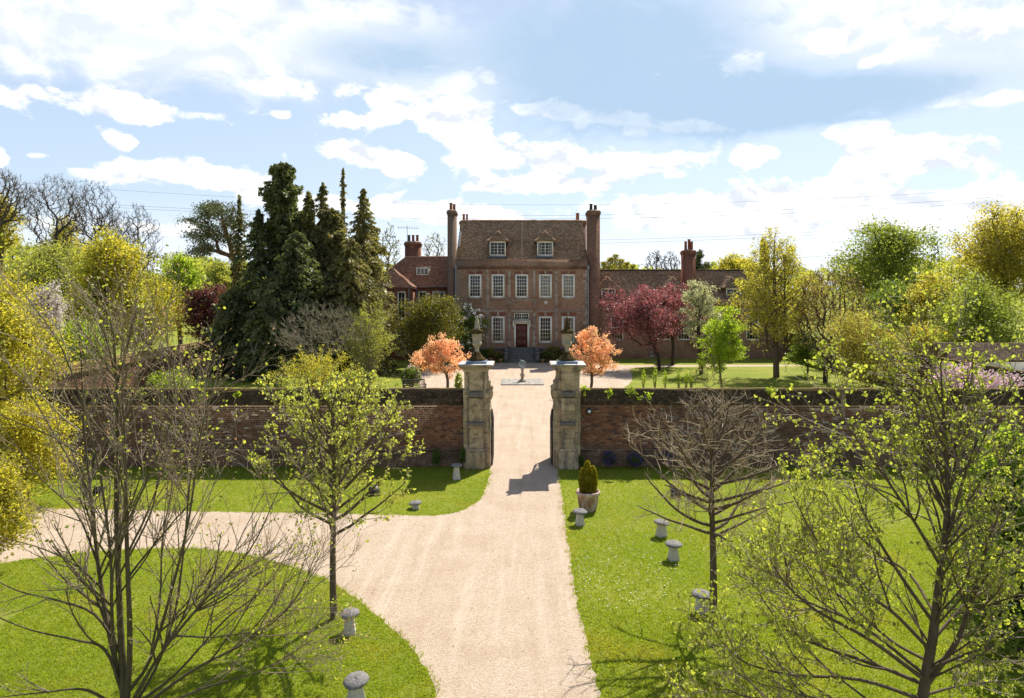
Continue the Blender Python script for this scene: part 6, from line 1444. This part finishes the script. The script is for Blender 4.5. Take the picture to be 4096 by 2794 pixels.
# ------------------------------------------------------------------ right lawn trees
broadleaf("purple leafed plum tree on the right lawn before the wing", 2590, 60, 1140, 1420, 165, "plum_leaf", 12000, .16, 200, .19, "dark_bark", 9, 81, base_px=2640, trunk_top=.35, name="plum_tree")
broadleaf("darker purple plum tree behind the first near the wing dormer", 2690, 63.5, 1125, 1370, 120, "plum_leaf", 7000, .16, 130, .2, "dark_bark", 7, 82, name="plum_tree")
r = broadleaf("white blossoming pear tree between the plum and the bright maple", 2800, 57, 1085, 1440, 92, "pear_blossom", 5200, .15, 110, .24, "dark_bark", 7, 83, name="pear_tree")
rgx = np.random.default_rng(8); 
broadleaf("bright green young tree just behind the right wall", 2885, 44, 1195, 1530, 105, "bright_leaf", 9500, .12, 140, .22, "bark", 8, 84, r0=.07, trunk_top=.75, twig=.012)
def larch():
    """tall open tree with a straight trunk, long rising boughs and small yellow tufts"""
    D = 55; base = np.array([*G(3106, 1510), 0]); base[1] = D; base[0] = WX(3106, D); g = Grow(91); rg = g.rg
    root = empty("tall_tree", base, "tall open crowned tree with yellow new leaves on the right lawn", "tree"); H = WZ(925, D)
    for s in (-.12, .75, -.9):
        h = H * (1.0 if s == -.12 else .93); t = np.linspace(0, 1, 16); tr = base + np.column_stack([s * np.minimum(1, t * 3.2) ** .7 + np.sin(t * 6 + s) * .1, np.sin(t * 5) * .15, t * h]); rad = (.24 if s == -.12 else .10) * (1 - t) ** .8 + .012
        if s != -.12: tr = tr[3:]; rad = rad[3:] 
        g.P.append(tr); g.R.append(rad); n = 46 if s == -.12 else 26
        for i in range(n):
            u = .16 + .82 * (i + rg.random()) / n; k = max(0, (u * 15) - (0 if s == -.12 else 3)); j = min(int(k), len(tr) - 2); p = tr[j] + (tr[j + 1] - tr[j]) * (k - j)
            L = 5.4 * (1 - u) ** .75 * (.55 + .5 * min(1, u * 3)) * rg.uniform(.7, 1.15) + .35; a = i * 2.399 + rg.normal(0, .3); an = 1.15 - .55 * u
            c, cr = g.line(p, (math.cos(a) * math.sin(an), math.sin(a) * math.sin(an), math.cos(an)), L, .012 + .010 * L, 8, .045, .09, .25)
            g.add(c, cr, 0, [dict(n=2.6, ratio=.42, ang=.8, up=.06, wob=.12, seg=4, t0=.2, rmin=.008), dict(n=2.0, ratio=.5, ang=.8, up=.06, wob=.15, seg=3, rmin=.006, min=.15)])
    g.wood("w", ("bark", "grey_twig"), root, .03, 6, 3); N = np.array(g.nodes); k = rg.choice(len(N), 19000); V, f = cards(rg, N[k] + rg.normal(0, .12, (19000, 3)), .14, .6); obj("leaves", mesh("leaves", V, [f], M["yellow_leaf"]), root)
larch()
baretree("brown budded spreading tree right of the tall yellow one", 3330, 52, 1060, 1450, 185, 1300, "dark_bark", 92, 3310, .2, .012, name="budding_tree", bud="brown_bud", nb=6500, bsize=.10, trunk_top=.4, shell=.5)
broadleaf("golden brown rounded bush behind the right wall", 3465, 44, 1240, 1555, 170, "golden_shrub", 16000, .115, 190, .22, "bark", 10, 93, name="bush", cat="bush", shell=.6, trunk_top=.3)
broadleaf("dark green laurel below the tall yellow tree", 3230, 56, 1330, 1490, 75, "green_leaf", 4500, .15, 70, .34, "dark_bark", 6, 94, name="bush", cat="bush")
broadleaf("broad green oak on the right skyline", 3545, 92, 890, 1240, 205, "oak_leaf", 17000, .34, 190, .26, "dark_bark", 11, 95, name="oak_tree", trunk_top=.4)
broadleaf("mid green tree below the broad oak", 3560, 74, 1110, 1420, 125, "green_leaf", 9000, .24, 110, .32, "dark_bark", 8, 96)
broadleaf("golden tree between the oak and the right edge", 3730, 70, 1090, 1430, 130, "gold_leaf", 11000, .22, 130, .3, "dark_bark", 8, 97)
broadleaf("very large golden oak at the right edge", 4010, 66, 800, 1260, 225, "gold_leaf", 24000, .22, 260, .24, "dark_bark", 13, 98, name="oak_tree", trunk_top=.55)
broadleaf("leafy green tree in front of the golden oak", 3910, 55, 1120, 1450, 195, "oak_leaf", 15000, .19, 170, .28, "dark_bark", 10, 99)
broadleaf("golden green tree left of the leafy one near the side wall", 3690, 60, 1290, 1470, 110, "gold_leaf", 6000, .18, 80, .34, "dark_bark", 6, 100)
r = broadleaf("low pink white blossoming shrub behind the right wall", 3880, 36, 1470, 1600, 165, "pink_blossom", 7000, .13, 110, .22, "bark", 7, 101, name="blossom_shrub", cat="shrub", r0=.05)
for i, (px, h) in enumerate([(2575, 1475), (2620, 1465), (2660, 1480), (2715, 1470), (2745, 1478), (2765, 1468)]):
    lab = ["leftmost", "second", "third", "fourth", "fifth", "last"][i]
    clump("sapling", f"thin leafy sapling behind the right wall, {lab} of six from the drive", px, 45.5, .6, WZ(h, 45.5), .16, "bright_leaf", 160, .1, "sapling", 30 + i, "saplings in a row behind the right wall")
baretree("thin many stemmed shrub behind the wall under the bright tree", 2830, 43.5, 1440, 1560, 70, 160, "grey_twig", 103, 2830, .03, .010, name="bare_shrub", cat="shrub", bud="yellow_leaf", nb=350, bsize=.1, trunk_top=.2)
broadleaf("green bush with red flowers at the foot of the side wall", 690, 40.5, 1480, 1600, 90, "bright_leaf", 3500, .12, 60, .36, "bark", 5, 104, name="bush", cat="bush", r0=.04)
broadleaf("dark shrub row at the far end of the right lawn", 3330, 60, 1400, 1480, 100, "green_leaf", 4000, .17, 70, .34, "dark_bark", 6, 106, name="bush", cat="bush")

# ------------------------------------------------------------------ behind the house
for i, (px, yt, hw, lab) in enumerate([(1560, 890, 45, "bare tree behind the conifers seen left of the small chimney"), (1735, 925, 55, "bare tree seen over the left wing roof"), (2618, 1000, 42, "left of two bare trees over the right wing roof"), (2682, 1000, 40, "right of two bare trees over the right wing roof")]):
    baretree(lab, px, 100, yt, 1110, hw, 300, "alder_bark", 120 + i, px, .16, .024, group="bare trees behind the house", bud="far_leaf" if i < 2 else None, nb=350, bsize=.2, trunk_top=.5)
broadleaf("dark pine crown beside the wing chimney", 2795, 104, 1000, 1130, 42, "pine_needle", 2600, .3, 40, .36, "dark_bark", 5, 131)
broadleaf("yellow tree over the right wing roof", 2945, 98, 1015, 1150, 85, "yellow_leaf", 5500, .3, 80, .34, "dark_bark", 6, 132)
def ivy_stack():
    D = 96; rg = np.random.default_rng(6); root = place_root("ivied_trunk", "narrow yellow ivied trunk rising behind the tall tree", "tree", WX(3058, D), D); C = in_lobes(rg, [(WX(3058, D), D, WZ(1040, D), .7, .7, 2.6), (WX(3052, D), D, WZ(985, D), .45, .45, 1.1)], 2600, .8)
    V, f = cards(rg, C, .28); obj("crown", mesh("crown", V, [f], M["gold_leaf"]), root); b = MB(); b.tube([(WX(3058, D), D, 0), (WX(3058, D), D, 12)], [.35, .1], 7); b.build("trunk", M["dark_bark"], root)
ivy_stack()
def poplars():
    D = 125; rg = np.random.default_rng(16)
    for i, px in enumerate([2415, 2440, 2462, 2486, 2508, 2532]):
        x = WX(px, D); H = WZ(1020 + 14 * abs(i - 2) + rg.uniform(-6, 6), D); root = empty("poplar", (x, D, 0), "slim orange tinged poplar top over the wing roof, " + ["first", "second", "third", "fourth", "fifth", "sixth"][i] + " from the chimney", "tree", "poplars over the right wing roof")
        C = np.column_stack([rg.normal(x, .5, 900), rg.normal(D, .5, 900), H * (1 - .55 * rg.random(900) ** 1.5)]); C[:, :2] = np.array([x, D]) + (C[:, :2] - np.array([x, D])) * (1.15 * (1.03 - C[:, 2:3] / H) ** .5 * 2.2)
        V, f = cards(rg, C, .35, .4, np.array([0, 0, 1.5])); obj("crown", mesh("crown", V, [f], M["golden_shrub"] if i != 5 else M["far_leaf"]), root); b = MB(); b.tube([(x, D, 0), (x, D, H * .98)], [.2, .03], 6); b.build("trunk", M["reed_stem"], root)
poplars()

# ------------------------------------------------------------------ hills and the far wood
def hill(cx, cyy, rx, ry, h):
    n, m = 40, 10; V = []; 
    for j in range(m + 1):
        r = j / m
        for i in range(n): a = 2 * math.pi * i / n; V.append((cx + rx * r * math.cos(a), cyy + ry * r * math.sin(a), h * (math.cos(r * math.pi) * .5 + .5) - .3))
    i = np.arange(n); F4 = [np.column_stack([j * n + i, j * n + (i + 1) % n, (j + 1) * n + (i + 1) % n, (j + 1) * n + i]) for j in range(m)]
    return np.array(V), np.concatenate(F4)
Vs, Fs, nn = [], [], 0
for a in ((-175, 245, 130, 70, 17), (-60, 300, 90, 60, 5), (120, 330, 200, 80, 6)):
    V, f = hill(*a); Vs.append(V); Fs.append(f + nn); nn += len(V)
tag(obj("hills", mesh("hills", np.concatenate(Vs), [np.concatenate(Fs)], M["lawn"])), kind="structure")
def far_wood():
    rg = np.random.default_rng(44); cs = []
    for i in range(210):
        px = rg.uniform(-700, 4700); D = rg.uniform(140, 250); 
        yt = np.interp(px, [-700, 0, 150, 420, 620, 760, 1000, 2300, 2600, 3400, 4096, 4700], [930, 955, 985, 1010, 985, 1020, 1060, 1070, 1066, 1055, 1010, 1000]) + rg.uniform(-10, 34)
        zt = WZ(yt, D); r = rg.uniform(3.0, 6.0); cs.append((WX(px, D), D, zt - r * .8, r, r, r * .85, zt))
    L = np.array(cs); n = 46000; k = rg.integers(0, len(L), n); d = unit(rg.normal(0, 1, (n, 3))); d[:, 2] = d[:, 2] * .9 + .15; C = L[k, :3] + d * L[k, 3:6] * (.75 + .3 * rg.random(n))[:, None]
    low = rg.random(n) < .35; C[low, 2] = rg.random(low.sum()) * C[low, 2]
    V, f = cards(rg, C, 1.0, .7); o = obj("far_wood", mesh("far_wood", V, [f], M["far_leaf"])); tag(o, "distant wood along the skyline", "wood", kind="stuff")
    st = [np.array([(c[0], c[1], -.2), (c[0], c[1], c[2])]) for c in cs]; V, f = tubes(st, [np.array([.3, .15])] * len(st), 4); obj("stems", mesh("stems", V, [f], M["alder_bark"]), o)["kind"] = "stuff"
far_wood()

# ------------------------------------------------------------------ grass and daisies
def scatter(name, pts, tuft, mat, smin, smax, seed):
    me = bpy.data.meshes.new(name); me.vertices.add(len(pts)); me.vertices.foreach_set("co", np.asarray(pts, np.float32).ravel()); me.update()
    o = bpy.data.objects.new(name, me); COL.objects.link(o); src = bpy.data.objects.new(name + "_blade", tuft)
    ng = bpy.data.node_groups.new(name, "GeometryNodeTree"); ng.interface.new_socket("Geometry", in_out="INPUT", socket_type="NodeSocketGeometry"); ng.interface.new_socket("Geometry", in_out="OUTPUT", socket_type="NodeSocketGeometry")
    N = ng.nodes.new; gi, go, ip, oi, rr, rs = N("NodeGroupInput"), N("NodeGroupOutput"), N("GeometryNodeInstanceOnPoints"), N("GeometryNodeObjectInfo"), N("FunctionNodeRandomValue"), N("FunctionNodeRandomValue")
    oi.inputs["Object"].default_value = src; rr.data_type = "FLOAT_VECTOR"; rr.inputs["Min"].default_value = (-.25, -.25, 0); rr.inputs["Max"].default_value = (.25, .25, 6.28)
    rs.data_type = "FLOAT"; fl = [s for s in rs.inputs if s.type == "VALUE"]; fl[0].default_value = smin; fl[1].default_value = smax
    L = ng.links.new; L(gi.outputs[0], ip.inputs["Points"]); L(oi.outputs["Geometry"], ip.inputs["Instance"]); L(rr.outputs["Value"], ip.inputs["Rotation"])
    L([s for s in rs.outputs if s.type == "VALUE"][0], ip.inputs["Scale"]); L(ip.outputs[0], go.inputs[0])
    md = o.modifiers.new("scatter", "NODES"); md.node_group = ng; return o
def grass():
    rg = np.random.default_rng(2); V, Fc = [], []
    for b in range(9):
        a = rg.random() * 6.28; c = np.array([rg.normal(0, .022), rg.normal(0, .022), 0]); h = rg.uniform(.018, .042); l = rg.uniform(.2, .9) * h; w = .0035; d = np.array([math.cos(a), math.sin(a), 0]); s = np.array([-d[1], d[0], 0]) * w
        i = len(V); V += [c - s, c + s, c + d * l * .35 + s * .8 + (0, 0, h * .6), c + d * l * .35 - s * .8 + (0, 0, h * .6), c + d * l + (0, 0, h)]; Fc += [(i, i + 1, i + 2, i + 3), (i + 3, i + 2, i + 4)]
    me = mesh("grass_tuft", np.array(V), Fc, M["grass_blade"])
    pts = []
    for (xa, xb, ya, yb, dens) in ((-11, 9.5, 11.0, 15, 640), (-14, 12, 15, 20, 440), (-20, 17, 20, 27.15, 260)):
        n = int((xb - xa) * (yb - ya) * dens); p = np.column_stack([rg.uniform(xa, xb, n), rg.uniform(ya, yb, n)])
        keep = ~inpoly(p, DRIVE) & (np.abs(p[:, 0]) < p[:, 1] * .78 + .6); edge = inpoly(p + rg.normal(0, .05, p.shape), DRIVE) & (rg.random(n) < .0); pts.append(p[keep | edge])
    p = np.concatenate(pts); ex = ((np.abs(p[:, 0]) > 1.2) & (np.abs(p[:, 0]) < 2.36) & (p[:, 1] > 26.8)); p = p[~ex]
    tag(scatter("grass", np.column_stack([p, np.zeros(len(p))]), me, M["grass_blade"], .55, 1.35, 1), "short lawn grass along the drive", "grass", kind="stuff")
    # longer tufts here and there along the wall foot and edges
    k = 5200; e = DRIVE[rg.integers(0, len(DRIVE), k)] + rg.normal(0, .05, (k, 2)); e = e[(e[:, 1] > 11) & (e[:, 1] < 26.8)]
    w = np.column_stack([rg.uniform(-20, 14, 1600), 27.2 - np.abs(rg.normal(0, .12, 1600))]); w = w[np.abs(w[:, 0]) > 2.5]; q = np.concatenate([e, w])
    tag(scatter("edge_grass", np.column_stack([q, np.zeros(len(q))]), me, M["grass_blade"], .8, 1.7, 2), "ragged longer grass along the drive edge and wall foot", "grass", kind="stuff")
    # leafy bulbs in the shade
    # dry leaves and bits blown against the drive edge
    k = 1500; e = DRIVE[rg.integers(0, len(DRIVE), k)] + rg.normal(0, .10, (k, 2)); e = e[(e[:, 1] > 11) & (e[:, 1] < 26.5)]; e = np.vstack([e, np.column_stack([rg.uniform(-7, 1.8, 500), rg.uniform(11.5, 24, 500)])]); V, f = cards(rg, np.column_stack([e, np.full(len(e), .02)]), .035, .6, np.array([0, 0, 0]))
    V[:, 2] = np.clip(V[:, 2], .008, .05); tag(obj("leaf_litter", mesh("leaf_litter", V, [f], M["brown_bud"])), "dry leaf litter along the drive edges", "litter", kind="stuff")
    # daisies
    C = []; 
    for (px, py, sx, sy, n) in ((2420, 2230, 70, 90, 150), (2560, 2190, 110, 110, 170), (2940, 2190, 70, 30, 120), (2330, 2280, 30, 60, 60), (2650, 2330, 60, 60, 60), (2500, 2380, 80, 60, 50), (2900, 2120, 120, 60, 60)):
        for i in range(n):
            gx, gy = rg.normal(px, sx), rg.normal(py, sy)
            if gy > 1960: C.append(G(gx, gy))
    C = np.array(C); C = C[~inpoly(C, DRIVE)]; n = len(C); a = np.arange(6) * math.pi / 3; r = rg.uniform(.009, .02, n); z = rg.uniform(.04, .06, n)
    V = np.stack([np.column_stack([C[:, 0] + r * math.cos(t), C[:, 1] + r * math.sin(t), z + .004 * math.cos(t + 1)]) for t in a], 1).reshape(-1, 3); f = np.arange(n)[:, None] * 6 + np.arange(6)[None]
    tag(obj("daisies", mesh("daisies", V, [f], M["white_flower"])), "scattered white daisies on the right lawn", "flowers", kind="stuff")
grass()
